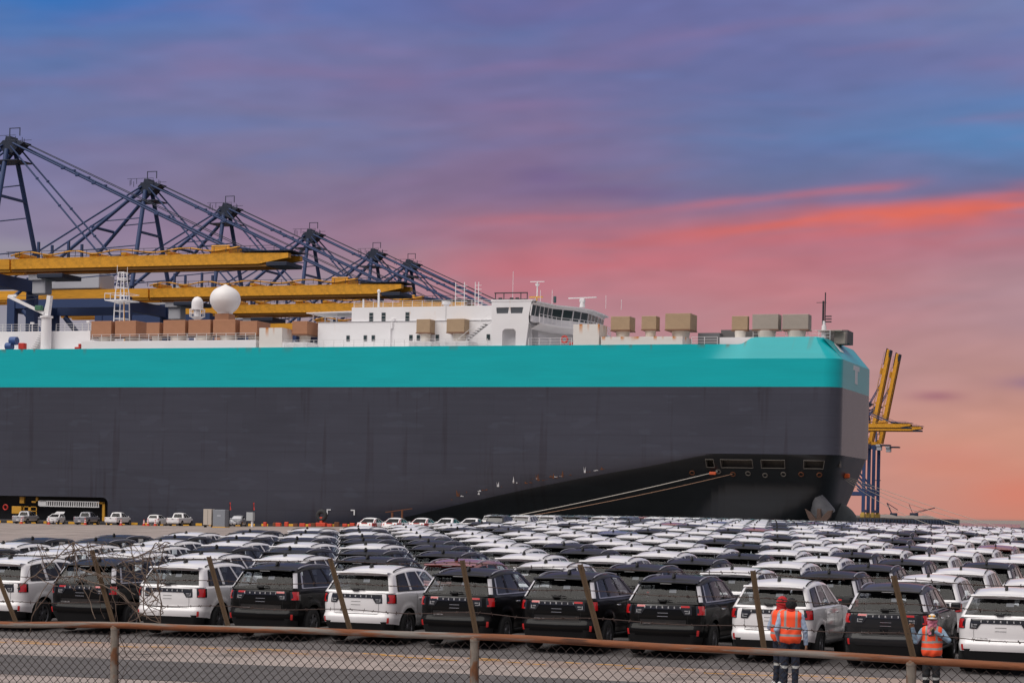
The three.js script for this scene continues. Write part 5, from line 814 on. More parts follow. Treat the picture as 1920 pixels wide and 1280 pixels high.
park(simpleCar(HATCH, paints.white, { seat: 0.9, more: (t, S, Z) => { const g = merged([grid(6, 4, (i, j) => [(i / 3 - 1) * lerp(0.66, 0.58, j / 4), 1.47 + 0.38 * j / 4 - 0.1 * (j / 4) ** 2, Z(0.42 - 0.9 * j / 4)])]); mesh('open_tailgate', g, paints.white, t); } }), 'hatchback_car', -158.6, -256.5, Math.PI + 0.26, 'white hatchback car with its tailgate raised beside the ship door', Q);
park(pickup(phys(0.26, 0.26, 0.29, 0.4, { clearcoat: 1, metalness: 0.3 })), 'pickup_truck', -153.9, -257, 0.12, 'grey pickup truck parked between the open hatchback and a white pickup', Q);
park(pickup(paints.white), 'pickup_truck', -149.2, -257.3, 0.1, 'white pickup truck parked at the end of the ship door', Q);
park(simpleCar(HATCH, paints.white, { seat: 0.9 }), 'hatchback_car', -143.2, -257.5, 0.12, 'small white hatchback seen from behind, beside a white pickup and cones', Q);
park(pickup(paints.white), 'pickup_truck', -139.2, -256.5, 0.08, 'white pickup truck parked beside the small white hatchback and cones', Q);
park(simpleCar(HATCH, paints.silver, { seat: 0.9, more: (t, S, Z) => mesh('sun_shade', grid(6, 3, (i, j) => { const p = S.cab(4.08 + 0.9 * Math.abs(i / 3 - 1) * 0 + 0.92 * (1 - Math.abs(i / 3 - 1)), lerp(0.1, 0.84, j / 3), 0.006); return [(i < 3 ? -1 : 1) * p.x, p.y, p.z]; }), film, t) }), 'hatchback_car', -130.3, -256, Math.PI + 0.25, 'silver hatchback with a white windscreen shade beside the small cabinet', Q);
// saloons with red transit film behind the SUV rows
const redFilm = mat(0.3, 0.02, 0.02, 0.5);
for (const [k, x] of [-82.3, -79.7, -76.9, -74.3, -71.8].entries()) {
  const wrap = k < 3, o = simpleCar(SEDAN, paints.white, { seat: 1.7, lamp: [0.72, 0.9, 0.8, 1.6], more: wrap ? (t, S, Z) => mesh('transit_film', merged([1, -1].map((g) => [S.patch(1.1, 2.2, 0.62, 0.96, 0.014, g, 6, 2), S.patch(0, 0.5, 0.85, 0.97, 0.014, g, 3, 1), grid(3, 3, (i, j) => { const p = S.cab(lerp(1.2, 1.95, i / 3), lerp(0.05, 0.75, j / 3), 0.006); return [g * p.x, p.y, p.z]; })])), redFilm, t) : undefined });
  park(o, 'saloon_car', x, -190.5, 0, wrap ? 'white saloon car with dark red transit film, behind the SUV rows' : 'plain white saloon car behind the SUV rows', wrap ? 'saloons with red film' : 'plain white saloons');
}
// traffic cones
const coneOrange = mat(0.6, 0.06, 0.025, 0.6);
{ let proto; for (const x of [-161.5, -157.2, -151.5, -146.0, -142.5, -141.9, -140.8]) {
  let c; if (!proto) { c = proto = new THREE.Group(); mesh('base', rbox(0.5, 0.05, 0.5, 0.02, 0, 0.025, 0), coneOrange, c); mesh('cone', new THREE.LatheGeometry([[0.2, 0.05], [0.13, 0.4], [0.05, 0.86], [0.0, 0.88]].map((p) => new THREE.Vector2(...p)), 16), coneOrange, c); for (const y of [0.35, 0.6]) mesh('white_band', new THREE.LatheGeometry([[0.145 - (y - 0.35) * 0.18, y], [0.145 - (y - 0.22) * 0.18, y + 0.13]].map((p) => new THREE.Vector2(...p)), 16), paper, c); } else c = proto.clone();
  c.name = numbered('traffic_cone'); c.position.set(x, ground(x, -252.5), -252.5); scene.add(c); tag(c, 'orange traffic cone with white bands on the quay beside the parked vehicles', 'traffic cone', 'cones along the quay vehicles');
} }
// cabinets and bits on the apron
{
  const y = ground(-126, -240), t = thing('electric_cabinet', 'beige electric cabinet on legs standing on the quay apron', 'cabinet', [-126.2, y, -240]);
  mesh('case', rbox(1.15, 2.0, 0.9, 0.03, 0, 1.3, 0), mat(0.5, 0.44, 0.38, 0.7), t); mesh('door_gap', box(0.03, 1.8, 0.01, 0.05, 1.3, 0.452), dark, t); for (const x of [-0.5, 0.5]) mesh('leg', box(0.1, 0.3, 0.6, x, 0.15, 0), plastic, t);
  const u = thing('transformer_box', 'larger grey transformer box on the quay apron beside the beige cabinet', 'cabinet', [-124.5, y, -240]);
  mesh('case', rbox(1.7, 2.2, 1.2, 0.05, 0, 1.15, 0), mat(0.26, 0.28, 0.31, 0.5, 0.3), u); mesh('plinth', box(1.8, 0.12, 1.3, 0, 0.06, 0), kerbYellow, u); mesh('label_plate', box(0.5, 0.2, 0.01, 0, 1.5, 0.606), mat(0.4, 0.42, 0.46, 0.5), u);
  const w = thing('control_cabinet', 'small pale control cabinet on a post near the silver hatchback', 'cabinet', [-124.4, ground(-124.4, -248), -248]);
  mesh('case', rbox(0.95, 1.1, 0.6, 0.04, 0, 1.35, 0), mat(0.45, 0.47, 0.48, 0.5), w); mesh('post', box(0.2, 0.85, 0.3, 0.25, 0.42, 0), white, w);
  for (const [x, z] of [[-123.6, -240.5], [-124.3, -248.5]]) { const f = thing('red_flag', 'thin red warning flag on a pole beside the quay cabinets', 'flag', [x, ground(x, z), z], 0, 'red flags by the cabinets'); mesh('pole', bar(V(0, 0, 0), V(0, 3.2, 0), 0.03, 6), plastic, f); mesh('cloth', grid(2, 6, (i, j) => [0.03 + i * 0.09 * (1 - j * 0.08) + 0.04 * Math.sin(j + i), 2.2 + j * 0.16, 0.05 * Math.sin(j * 1.3 + i)]), redPaint, f); }
}
{ // mooring gear: winch wheel, orange barriers, rusty frames at the quay edge
  const x = -119.4, t = thing('mooring_winch', 'black winch wheel on an orange stand at the quay edge', 'winch', [x, ground(x, -259), -259]);
  const d = new THREE.TorusGeometry(0.55, 0.3, 10, 24); d.translate(0, 1.5, 0); mesh('wheel', d, kerbBlack, t); mesh('stand', [rbox(1.4, 0.5, 0.8, 0.08, 0, 0.3, 0), rbox(0.4, 1.0, 0.5, 0.08, 0, 0.8, 0)], coneOrange, t);
  const R = rng(9); for (let k = 0; k < 14; k++) { const bx = -128 + k * 1.05 + R() * 0.7, h = 0.3 + R() * 0.35; const b = solo('plastic_barrier', rbox(0.4 + R() * 0.5, h, 0.35, 0.08, bx, ground(bx, -258.8) + h / 2, -258.8 - R() * 0.6), k % 3 === 1 ? rust : coneOrange, k % 3 === 1 ? 'rusty steel block among the orange barriers at the quay edge' : 'low orange plastic barrier at the quay edge by the cabinets', 'barrier', k % 3 === 1 ? 'rusty blocks at the quay edge' : 'orange barriers at the quay edge'); }
  const g = thing('rusty_frame', 'rusty steel frame standing at the quay edge behind the saloons', 'frame', [-108, ground(-108, -259), -259]);
  mesh('post', [box(0.25, 1.9, 0.25, -1.2, 0.95, 0)], rust, g); mesh('post', [box(0.22, 2.2, 0.22, 0.2, 1.1, 0)], rust, g); mesh('crossbar', [beam(V(-2.2, 1.9, 0), V(1.6, 2.45, 0), 0.1, 0.1)], rust, g);
}
// ---------------------------------------------------------------- fence
{
  const at = (t) => V(0, 0, 0).set(0, 0, 0).add(fl0).addScaledVector(fdir, t);       // t metres along the fence line from the middle post
  const c2w = (cx, cz) => V(cx * CT - cz * ST, 0, -(cx * ST + cz * CT));
  const fl0 = c2w(-0.26, 15.99), fdir = c2w(2.735, 14.49).sub(c2w(-3.23, 17.48)).normalize(), away = V(-fdir.z, 0, fdir.x).normalize(); if (away.z > 0) away.negate();
  const H = pw([[-9, 2.1], [-4.3, 2.134], [-3.33, 2.17], [0, 2.226], [3.35, 2.215], [5, 2.198], [9, 2.2]]), T0 = -8.6, T1 = 8.4;
  const fence = thing('chain_link_fence', 'rusty chain link fence with pipe top rail and leaning barbed wire arms', 'fence', [fl0.x, ground(fl0.x, fl0.z), fl0.z]);
  const gy = fence.position.y, P = (t, y, d = 0) => V(0, y - gy, 0).addScaledVector(fdir, t).addScaledVector(away, d);
  const rustPipe = tex(1024, 128, (u, v) => {
    const m = fbm(u * 14, v * 3, 4, 101, 14, 3), f = fbm(u * 90, v * 12, 3, 103, 90, 12), w = smooth(0.3, 0.5, m + 0.25 * (f - 0.5) + 0.06 * Math.sin(v * 6.28)), d = smooth(0.6, 0.8, fbm(u * 40, v * 6, 3, 107, 40, 6));
    const g = [0.2, 0.18, 0.16], r = [0.19 - 0.12 * d, 0.064 - 0.04 * d, 0.024 - 0.014 * d]; return [0, 1, 2].map((k) => lerp(g[k], r[k], w) * (0.75 + 0.5 * f));
  }, { rep: [1.6, 1] });
  const rustBump = tex(256, 64, (u, v) => fbm(u * 60, v * 10, 3, 109, 60, 10), { data: true, rep: [8, 1] });
  const pipe = new THREE.MeshStandardMaterial({ map: rustPipe, roughness: 0.85, bumpMap: rustBump, bumpScale: 0.003, side: THREE.DoubleSide });
  const postTex = tex(64, 512, (u, v) => { const m = fbm(u * 3 + 5, v * 22, 4, 121, 3, 22), f = fbm(u * 12, v * 90, 3, 123, 12, 90), w = smooth(0.42, 0.7, m + 0.3 * (f - 0.5)); return [lerp(0.22, 0.17, w), lerp(0.19, 0.07, w), lerp(0.16, 0.03, w)].map((c) => c * (0.7 + 0.6 * f)); });
  const postM = new THREE.MeshStandardMaterial({ map: postTex, roughness: 0.85, bumpMap: rustBump, bumpScale: 0.002, side: THREE.DoubleSide });
  const armM = mat(0.1, 0.06, 0.03, 0.9, 0, { map: grain }), wireM = mat(0.03, 0.02, 0.018, 0.85), barbM = mat(0.05, 0.03, 0.025, 0.85);
  { const pts = []; for (let t = T0; t <= T1; t += 0.6) pts.push(P(t, H(t) + 0.004 * Math.sin(t * 3.1))); mesh('top_rail', [new THREE.TubeGeometry(new THREE.CatmullRomCurve3(pts), 140, 0.0262, 14)], pipe, fence); }
  for (const t of [-6.66, -3.33, 0, 3.35, 6.7]) {
    mesh('post', [bar(P(t + 0.02, gy - 0.3, 0.0), P(t, H(t) - 0.02, 0), 0.034, 16)], postM, fence);
    mesh('post_cap', [new THREE.SphereGeometry(0.037, 14, 8).translate(...P(t, H(t) - 0.03).toArray())], postM, fence);
  }
  // barbed wire arms: [t at the rail, t at the tip]
  const arms = [[-5.55, -5.8], [-4.36, -4.85], [-3.35, -3.74], [-2.22, -2.56], [-1.09, -1.41], [0.01, -0.23], [1.03, 0.76], [2.29, 2.12], [3.36, 3.15], [4.6, 4.4], [5.7, 5.5]].map(([a, b]) => { const A = P(a, H(a) + 0.01, 0), h = a < -3 ? 0.6 : 0.56, B = P(b, H(a) + h, 0.2); return [A, B]; });
  for (const [A, B] of arms) mesh('wire_arm', [beam(A, B, 0.034, 0.006), beam(A.clone().addScaledVector(fdir, 0.015), B.clone().addScaledVector(fdir, 0.015), 0.006, 0.034)], armM, fence);
  const RB = rng(31);
  for (const f of [0.97, 0.66, 0.3]) {
    const gs = [], pts = []; arms.forEach(([A, B], k) => { const p = A.clone().lerp(B, f); pts.push(p); if (k < arms.length - 1) { const q = arms[k + 1][0].clone().lerp(arms[k + 1][1], f); pts.push(p.clone().lerp(q, 0.5).add(V(0, -0.012 - 0.012 * RB(), 0))); } });
    const cv = new THREE.CatmullRomCurve3(pts); gs.push(new THREE.TubeGeometry(cv, 150, 0.0034, 5));
    for (let k = 0; k < 110; k++) { const p = cv.getPointAt((k + 0.3 + 0.3 * RB()) / 111), d = V(RB() - 0.5, RB() - 0.5, RB() - 0.5).normalize().multiplyScalar(0.016), e = V(RB() - 0.5, RB() - 0.5, RB() - 0.5).normalize().multiplyScalar(0.014); gs.push(bar(p.clone().add(d), p.clone().sub(d), 0.0025, 4), bar(p.clone().add(e), p.clone().sub(e), 0.0025, 4)); }
    mesh('barbed_wire', gs, barbM, fence);
  }
  { // woven wire: each wire zigzags between its neighbours
    const a = 0.0395, dy = 0.037, r = 0.0039, Pn = [], I = [], RW = rng(8); let base = 0;
    const n0 = Math.floor(-5.6 / a), n1 = Math.ceil(5.4 / a);
    for (let k = n0; k < n1; k++) {
      const rows = 62, pts = []; for (let j = 0; j <= rows; j++) { const t0 = (k + ((((j + k) % 2) + 2) % 2)) * a, y = H(t0) - 0.045 - j * dy; const wob = 0.006 * Math.sin(t0 * 3 + j * 0.2) + 0.004 * (RW() - 0.5); pts.push(P(t0 + 0.006 * Math.sin(j * 0.7 + k * 0.05), y + 0.006 * Math.sin(t0 * 2.3), 0.0045 * (((j + k) % 2) ? 1 : -1) + wob)); if (y < gy + 0.02) break; }
      for (let j = 0; j < pts.length; j++) { const d = pts[Math.min(j + 1, pts.length - 1)].clone().sub(pts[Math.max(0, j - 1)]).normalize(), s = d.clone().cross(away).normalize(), u = d.clone().cross(s); for (let q = 0; q < 3; q++) { const w = q / 3 * Math.PI * 2, p = pts[j].clone().addScaledVector(s, r * Math.cos(w)).addScaledVector(u, r * Math.sin(w)); Pn.push(p.x, p.y, p.z); } if (j) for (let q = 0; q < 3; q++) { const A = base + (j - 1) * 3 + q, B = base + (j - 1) * 3 + (q + 1) % 3; I.push(A, B, A + 3, B, B + 3, A + 3); } }
      base += pts.length * 3;
    }
    const g = new THREE.BufferGeometry(); g.setAttribute('position', new THREE.Float32BufferAttribute(Pn, 3)); g.setIndex(I); g.computeVertexNormals();
    const m = mesh('chain_link_mesh', g, wireM, fence); m.userData.kind = 'stuff';
  }
  // dry vines caught in the wires
  const twig = mat(0.16, 0.11, 0.085, 0.95, 0, { map: grain }), paleTwig = mat(0.22, 0.165, 0.13, 0.95, 0, { map: grain });
  const vine = thing('dry_vine', 'tangled leafless dry vine twigs draped over the fence rail and wires', 'vine', [fl0.x, gy, fl0.z]);
  const RV = rng(77), fall = (t) => 0.5 + 0.5 * Math.sin(t * 2.1);
  function stem(t, y, ang, len, r, depth, d0 = 0.05) {
    const n = Math.max(6, Math.round(len / 0.045)), pts = []; let a = ang, d = d0, curl = (RV() - 0.5) * 0.7;
    for (let k = 0; k <= n; k++) { pts.push(P(t, y, d)); a += curl * 0.13 + (RV() - 0.5) * 0.42; t += Math.cos(a) * len / n; y += Math.sin(a) * len / n; d += (RV() - 0.5) * 0.03; if (y > H(t) + 0.66) a = -Math.abs(a) * 0.6; if (t > -2.95) a = Math.PI - a * 0.4; curl += (RV() - 0.5) * 0.3; if (depth > 0 && k > 1 && RV() < 0.2) stem(t, y, a + (RV() < 0.5 ? -1 : 1) * (0.4 + RV() * 0.8), len * (0.3 + 0.35 * RV()), r * 0.62, depth - 1, d); }
    mesh('twig', [new THREE.TubeGeometry(new THREE.CatmullRomCurve3(pts), n * 2, r, 5)], RV() < 0.45 ? paleTwig : twig, vine);
  }
  for (const [t, y, a, l] of [[-3.55, 0.05, 1.9, 0.8], [-3.3, 0.0, 1.2, 0.7], [-3.1, 0.05, 2.0, 0.75], [-2.95, -0.05, 1.6, 0.6], [-4.2, 0.1, 0.7, 0.9], [-3.9, 0.4, 0.1, 0.9], [-3.7, 0.45, 0.0, 0.9], [-4.4, 0.3, 0.5, 0.8], [-3.2, 0.5, -1.6, 0.6], [-2.9, 0.3, -2.3, 0.7], [-3.45, 0.3, -0.4, 0.6], [-4.3, -0.1, 1.2, 0.5], [-3.2, 0.25, 2.7, 0.6], [-3.4, 0.5, 0.2, 0.8]]) stem(t, H(t) + y, a, l, 0.0032 + RV() * 0.002, 2, 0.02 + RV() * 0.12);
}
// ---------------------------------------------------------------- people
function capsule(p, a, b, ra, rb) { const bx = b[0] - a[0], by = b[1] - a[1], bz = b[2] - a[2], px = p[0] - a[0], py = p[1] - a[1], pz = p[2] - a[2], h = clamp((px * bx + py * by + pz * bz) / (bx * bx + by * by + bz * bz + 1e-9)); return Math.hypot(px - bx * h, py - by * h, pz - bz * h) - lerp(ra, rb, h); }
function ellip(p, c, r) { const x = (p[0] - c[0]) / r[0], y = (p[1] - c[1]) / r[1], z = (p[2] - c[2]) / r[2], k = Math.hypot(x, y, z); return (k - 1) * Math.min(...r); }
const smin = (a, b, k) => { const h = clamp(0.5 + 0.5 * (b - a) / k); return lerp(b, a, h) - k * h * (1 - h); };
function iso(fn, colorOf, lo, hi, cell) {           // marching cubes over a box, with colours by place
  const size = Math.max(hi[0] - lo[0], hi[1] - lo[1], hi[2] - lo[2]), N = Math.ceil(size / cell) + 4, S = N * cell, c = [0, 1, 2].map((k) => (lo[k] + hi[k]) / 2);
  const mc = new MarchingCubes(N, new THREE.MeshStandardMaterial(), false, false, 160000); mc.isolation = 0; const p = [0, 0, 0], F = mc.field, half = N / 2; F.fill(-1);
  for (let z = 0; z < N; z++) { p[2] = c[2] + (z - half) / half * S / 2; if (p[2] < lo[2] - cell || p[2] > hi[2] + cell) continue; for (let y = 0; y < N; y++) { p[1] = c[1] + (y - half) / half * S / 2; if (p[1] < lo[1] - cell || p[1] > hi[1] + cell) continue; for (let x = 0; x < N; x++) { p[0] = c[0] + (x - half) / half * S / 2; if (p[0] < lo[0] - cell || p[0] > hi[0] + cell) continue; F[x + y * N + z * N * N] = -fn(p); } } }
  mc.update(); const n = mc.count, P = new Float32Array(n * 3), Nn = new Float32Array(n * 3), C = new Float32Array(n * 3);
  for (let i = 0; i < n; i++) { const q = [0, 1, 2].map((k) => mc.positionArray[i * 3 + k] * S / 2 + c[k]); P.set(q, i * 3); const e = 0.004, g = [0, 1, 2].map((k) => { const a = q.slice(), b = q.slice(); a[k] += e; b[k] -= e; return fn(a) - fn(b); }), l = Math.hypot(...g) || 1; Nn.set(g.map((v) => v / l), i * 3); C.set(colorOf(q), i * 3); }
  const g = new THREE.BufferGeometry(); g.setAttribute('position', new THREE.BufferAttribute(P, 3)); g.setAttribute('normal', new THREE.BufferAttribute(Nn, 3)); g.setAttribute('color', new THREE.BufferAttribute(C, 3)); return g;
}
const cloth = new THREE.MeshStandardMaterial({ vertexColors: true, roughness: 0.85, side: THREE.DoubleSide });
const vestM = new THREE.MeshStandardMaterial({ vertexColors: true, roughness: 0.7, side: THREE.DoubleSide });
// joints are [x right, y up, z with -z forward]
function person(o) {
  const t = thing('person', o.label, 'person', [o.x, ground(o.x, o.z), o.z], o.turn); t.scale.setScalar(o.scale ?? 1);
  const J = o.J, B = [];                                    // bones: a, b, ra, rb, colour
  const add = (a, b, ra, rb, col, k = 0.04) => B.push([a, b, ra, rb, col, k]);
  add([0, 0.93, 0], [0, 1.08, 0.0], 0.135, 0.125, o.trousers, 0.06); add([-0.05, 1.08, 0], [-0.06, 1.34, 0.01], 0.115, 0.115, o.shirt, 0.06); add([0.05, 1.08, 0], [0.06, 1.34, 0.01], 0.115, 0.115, o.shirt, 0.06); add([-0.15, 1.37, 0.01], [0.15, 1.37, 0.01], 0.07, 0.07, o.shirt, 0.06);
  add([0, 1.38, 0.01], J.neck ?? [0, 1.48, 0], 0.062, 0.055, o.neck ?? o.skin, 0.03);
  const h = J.head ?? [0, 1.595, -0.015];
  for (const s of ['l', 'r']) {
    const g = s === 'l' ? -1 : 1, [kn, an] = J[s + 'leg'] ?? [[g * 0.1, 0.49, -0.02], [g * 0.1, 0.09, 0.01]];
    add([g * 0.085, 0.92, 0], kn, 0.1, 0.075, o.trousers); add(kn, an, 0.073, 0.058, o.trousers, 0.03); add([an[0], 0.045, an[2] + 0.05], [an[0] + g * 0.02, 0.035, an[2] - 0.16], 0.05, 0.04, o.shoe, 0.02);
    const [el, wr] = J[s + 'arm']; add([g * 0.185, 1.37, 0.01], el, 0.066, 0.054, o.shirt, 0.03); add(el, wr, 0.052, 0.04, o.shirt, 0.02);
  }
  const skull = (p) => Math.min(ellip(p, h, [0.077, 0.112, 0.098]), capsule(p, [h[0], h[1] - 0.04, h[2] - 0.04], [h[0], h[1] - 0.075, h[2] - 0.05], 0.058, 0.05), capsule(p, [h[0], h[1] + 0.0, h[2] - 0.095], [h[0], h[1] - 0.025, h[2] - 0.112], 0.011, 0.016), capsule(p, [h[0] - 0.078, h[1] + 0.015, h[2]], [h[0] - 0.08, h[1] - 0.025, h[2]], 0.014, 0.011), capsule(p, [h[0] + 0.078, h[1] + 0.015, h[2]], [h[0] + 0.08, h[1] - 0.025, h[2]], 0.014, 0.011));
  const body = (p) => { let d = 9; for (const b of B) { const q = capsule(p, b[0], b[1], b[2], b[3]); d = smin(d, q, b[5]); } d = smin(d, skull(p), 0.02); const w = 0.004 * Math.sin(p[1] * 60 + Math.sin(p[0] * 31) * 2) * Math.sin(p[0] * 40 + p[2] * 33); return p[1] < 1.4 && p[1] > 0.1 ? d + w : d; };
  const bandY = o.legBand ? (y) => y > 0.40 && y < 0.445 : () => false;
  const col = (p) => { if (skull(p) < 0.012) return p[1] > h[1] + 0.02 + 0.4 * (h[2] - p[2] > 0.06 ? p[1] - h[1] - 0.02 : -0.02) && o.hair && (p[2] > h[2] - 0.05 || p[1] > h[1] + 0.05) ? o.hair : o.skin; let m = 9, c; for (const b of B) { const q = capsule(p, b[0], b[1], b[2], b[3]); if (q < m) { m = q; c = b[4]; } } if (c === o.trousers && bandY(p[1])) return [0.5, 0.5, 0.48]; return c; };
  const gs = [iso(body, col, [-0.62, -0.01, -0.42], [0.62, 1.76, 0.32], 0.0125)];
  // hands: palm, four bent fingers, thumb
  for (const s of ['l', 'r']) {
    const g = s === 'l' ? -1 : 1, [el, wr] = J[s + 'arm'], hd = o.hands?.[s] ?? {}, f = V(...wr).sub(V(...el)).normalize(), pn = V(...(hd.palm ?? [-g, 0, 0.2])); pn.sub(f.clone().multiplyScalar(pn.dot(f))).normalize(); const side = f.clone().cross(pn).normalize(), W = V(...wr), at = (a, b, c) => W.clone().addScaledVector(f, a).addScaledVector(side, b).addScaledVector(pn, c).toArray(), curl = hd.curl ?? 0.35, bones = [[at(-0.03, 0, 0), at(0.02, 0, 0), 0.03, 0.026], [at(0.02, -0.022, 0), at(0.085, -0.03, 0), 0.016, 0.014], [at(0.02, -0.005, 0), at(0.09, -0.01, 0), 0.016, 0.014], [at(0.02, 0.01, 0), at(0.088, 0.012, 0), 0.016, 0.014], [at(0.02, 0.024, 0), at(0.08, 0.031, 0), 0.015, 0.013]];
    [[-0.031, 0.082, 0.066], [-0.0105, 0.088, 0.078], [0.0115, 0.086, 0.072], [0.032, 0.078, 0.056]].forEach(([b, a, len]) => { let A = [a, b, 0], an = curl * 0.6; for (let k = 0; k < 3; k++) { const l = len * [0.45, 0.32, 0.23][k], Bn = [A[0] + l * Math.cos(an), A[1], A[2] + l * Math.sin(an)]; bones.push([at(...A), at(...Bn), 0.0092 - k * 0.0007, 0.0086 - k * 0.0008]); A = Bn; an += curl; } });
    const th = hd.thumb ?? -1; bones.push([at(0.025, th * 0.028, 0.006), at(0.058, th * 0.052, 0.016), 0.013, 0.0105], [at(0.058, th * 0.052, 0.016), at(0.088, th * 0.056, 0.03), 0.0102, 0.0085]);
    const fn = (p) => { let d = 9; bones.forEach((b, k) => { const q = capsule(p, b[0], b[1], b[2], b[3]); d = k < 5 ? smin(d, q, 0.012) : smin(d, q, 0.003); }); return d; }, pts = bones.flatMap((b) => [b[0], b[1]]), lo = [0, 1, 2].map((k) => Math.min(...pts.map((q) => q[k])) - 0.03), hi = [0, 1, 2].map((k) => Math.max(...pts.map((q) => q[k])) + 0.03);
    gs.push(iso(fn, () => o.glove ?? o.skin, lo, hi, 0.0034));
  }
  mesh('body', mergeGeometries(gs), cloth, t);
  // reflective vest over the torso
  const V2 = [[[-0.06, 0.98, 0], [-0.065, 1.34, 0.01], 0.155, 0.132], [[0.06, 0.98, 0], [0.065, 1.34, 0.01], 0.155, 0.132], [[-0.13, 1.375, 0.01], [0.13, 1.375, 0.01], 0.088, 0.088]];
  const vest = (p) => { let d = 9; for (const b of V2) d = smin(d, capsule(p, ...b), 0.07); const wr = 0.006 * Math.sin(p[0] * 34 + Math.sin(p[1] * 14) * 2) * smooth(1.3, 0.95, p[1]); d += wr; d = Math.max(d, o.hem - p[1] + 0.012 * Math.sin(p[0] * 14), p[1] - 1.5, Math.abs(p[0]) - 0.205 - (1.37 - p[1]) * 0.06); d = Math.max(d, -(ellip(p, [0, 1.47, -0.06], [0.085, 0.16, 0.13]))); return d; };
  const or = [1.0, 0.095, 0.025], gr = [0.32, 0.31, 0.3];
  const vc = (p) => { const y = p[1] + 0.02 * p[0]; if ((y > 1.0 && y < 1.045) || (y > 1.135 && y < 1.18)) return gr; if (Math.abs(Math.abs(p[0]) - 0.105) < 0.02 && p[1] > 1.18) return gr; return or; };
  mesh('vest', iso(vest, vc, [-0.3, o.hem - 0.02, -0.24], [0.3, 1.52, 0.24], 0.011), vestM, t);
  o.more?.(t, h, skull);
  return t;
}
const navyCloth = [0.012, 0.017, 0.034], shirtBlue = [0.33, 0.42, 0.56], skinTone = [0.33, 0.17, 0.1];
const clothCol = (c) => mat(...c, 0.85);
const wrap = (name, fn, lo, hi, c, t, cell = 0.008) => mesh(name, iso(fn, () => c, lo, hi, cell), cloth, t);
person({ label: 'worker in red cap and red face cloth with orange vest, half hidden behind another', x: -8.88, z: -40.35, turn: -0.75, scale: 1.0, shirt: shirtBlue, trousers: navyCloth, shoe: [0.6, 0.6, 0.6], skin: skinTone, neck: [0.4, 0.015, 0.015], hem: 0.86, legBand: true, hair: [0.01, 0.01, 0.01],
  J: { larm: [[-0.27, 1.12, 0.06], [-0.2, 0.93, -0.12]], rarm: [[0.27, 1.12, 0.05], [0.2, 0.95, -0.15]], head: [0, 1.59, -0.03] }, hands: { l: { curl: 0.7 }, r: { curl: 0.7 } },
  more: (t, h, sk) => {
    wrap('cap', (p) => Math.min(Math.max(sk(p) - 0.02, h[1] + 0.03 - p[1]), Math.max(ellip(p, [h[0], h[1] + 0.045, h[2] - 0.13], [0.075, 0.014, 0.08]), p[2] - h[2] + 0.05)), [-0.13, 1.56, -0.28], [0.13, 1.75, 0.13], [0.45, 0.012, 0.018], t);
    wrap('face_cloth', (p) => { const d = Math.min(sk(p) - 0.016, capsule(p, [0, 1.36, 0], [0, 1.5, 0], 0.115, 0.085)); return Math.max(d + 0.004 * Math.sin(p[1] * 120 + p[0] * 50), p[1] - (h[1] + 0.005), 1.36 - p[1]); }, [-0.16, 1.34, -0.2], [0.16, 1.62, 0.16], [0.4, 0.012, 0.015], t);
    mesh('papers', [box(0.16, 0.22, 0.02, 0.16, 0.84, -0.2, 0.4)], clothCol([0.5, 0.56, 0.66]), t);
  } });
person({ label: 'worker in orange vest with black hair and red neck scarf standing with back turned', x: -8.55, z: -39.75, turn: 0.2, scale: 1.0, shirt: shirtBlue, trousers: navyCloth, shoe: [0.02, 0.02, 0.02], skin: skinTone, neck: [0.4, 0.015, 0.015], hem: 0.84, legBand: true, hair: [0.008, 0.008, 0.008],
  J: { larm: [[-0.26, 1.12, 0.05], [-0.22, 0.92, -0.14]], rarm: [[0.27, 1.1, 0.03], [0.29, 0.86, -0.02]] },
  more: (t, h, sk) => { wrap('hood', (p) => Math.max(sk(p) - 0.015 + 0.003 * Math.sin(p[1] * 90) * Math.sin(p[0] * 80), h[1] - 0.075 - p[1] - (p[2] < h[2] - 0.04 ? -0.12 : 0)), [-0.13, 1.48, -0.15], [0.13, 1.75, 0.13], [0.008, 0.008, 0.01], t); wrap('scarf', (p) => Math.max(capsule(p, [0, 1.4, 0.0], [0, 1.5, 0], 0.1, 0.078) + 0.004 * Math.sin(p[1] * 130 + p[0] * 40), p[1] - 1.52, 1.39 - p[1]), [-0.14, 1.36, -0.14], [0.14, 1.54, 0.14], [0.4, 0.014, 0.015], t); } });
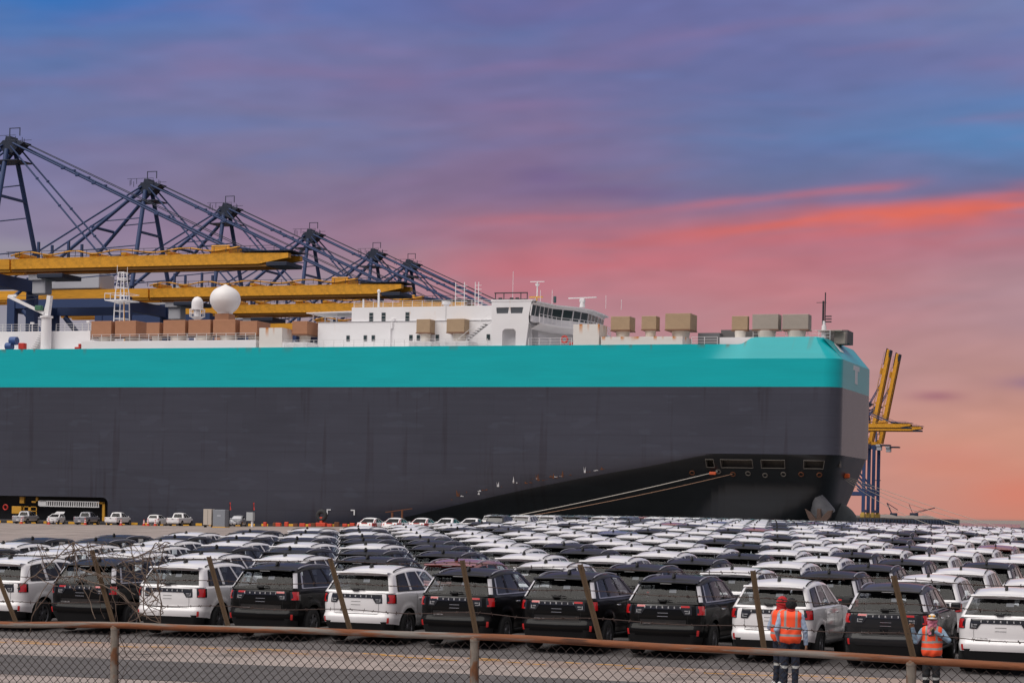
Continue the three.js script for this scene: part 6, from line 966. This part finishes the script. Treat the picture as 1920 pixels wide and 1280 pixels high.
person({ label: 'worker in pink headscarf and white cap raising both hands beside the fence', x: -5.8, z: -39.1, turn: Math.PI + 0.05, scale: 0.9, shirt: [0.24, 0.34, 0.44], trousers: [0.01, 0.011, 0.014], shoe: [0.02, 0.02, 0.02], skin: skinTone, neck: [0.55, 0.2, 0.26], hem: 0.86, legBand: true, hair: [0.01, 0.01, 0.01],
  J: { larm: [[-0.33, 1.2, -0.06], [-0.08, 1.37, -0.23]], rarm: [[0.31, 1.16, -0.08], [0.37, 1.43, -0.2]], head: [0, 1.585, -0.03] }, hands: { r: { palm: [0, 0, -1], curl: 0.8 }, l: { palm: [0, 0, 1], curl: 0.9 } },
  more: (t, h, sk) => {
    wrap('headscarf', (p) => { let d = sk(p) - 0.014; d = smin(d, capsule(p, [0, 1.4, 0.0], [0, 1.5, 0], 0.12, 0.085), 0.04); d = smin(d, capsule(p, [0.02, 1.32, -0.1], [0, 1.48, -0.08], 0.06, 0.07), 0.04); return Math.max(d + 0.006 * Math.sin(p[1] * 70 + p[0] * 60), p[1] - h[1] - 0.01 - 0.3 * Math.max(0, p[2] - h[2])); }, [-0.2, 1.24, -0.22], [0.2, 1.66, 0.18], [0.62, 0.2, 0.28], t);
    wrap('cap', (p) => Math.min(Math.max(sk(p) - 0.022, h[1] + 0.035 - p[1]), Math.max(ellip(p, [h[0], h[1] + 0.05, h[2] - 0.13], [0.08, 0.014, 0.08]), p[2] - h[2] + 0.05)), [-0.14, 1.56, -0.28], [0.14, 1.76, 0.13], [0.62, 0.6, 0.57], t);
    for (const s of [-1, 1]) { const l = mesh('goggle_lens', new THREE.SphereGeometry(0.032, 12, 8).scale(1, 0.8, 0.5).translate(s * 0.038 + h[0], h[1] + 0.095, h[2] - 0.1), phys(0.75, 0.35, 0.02, 0.15, { clearcoat: 1 }), t); }
    mesh('goggle_strap', [new THREE.TorusGeometry(0.105, 0.009, 5, 24).rotateX(Math.PI / 2).translate(h[0], h[1] + 0.085, h[2])], clothCol([0.02, 0.02, 0.02]), t);
    mesh('handheld_radio', [rbox(0.06, 0.15, 0.035, 0.01, -0.04, 1.36, -0.27), bar(V(-0.06, 1.42, -0.27), V(-0.06, 1.56, -0.27), 0.006, 6)], plastic, t);
    mesh('phone', [rbox(0.08, 0.015, 0.15, 0.005, 0.37, 1.545, -0.24)], plastic, t);
  } });
renderer.render(scene, camera);
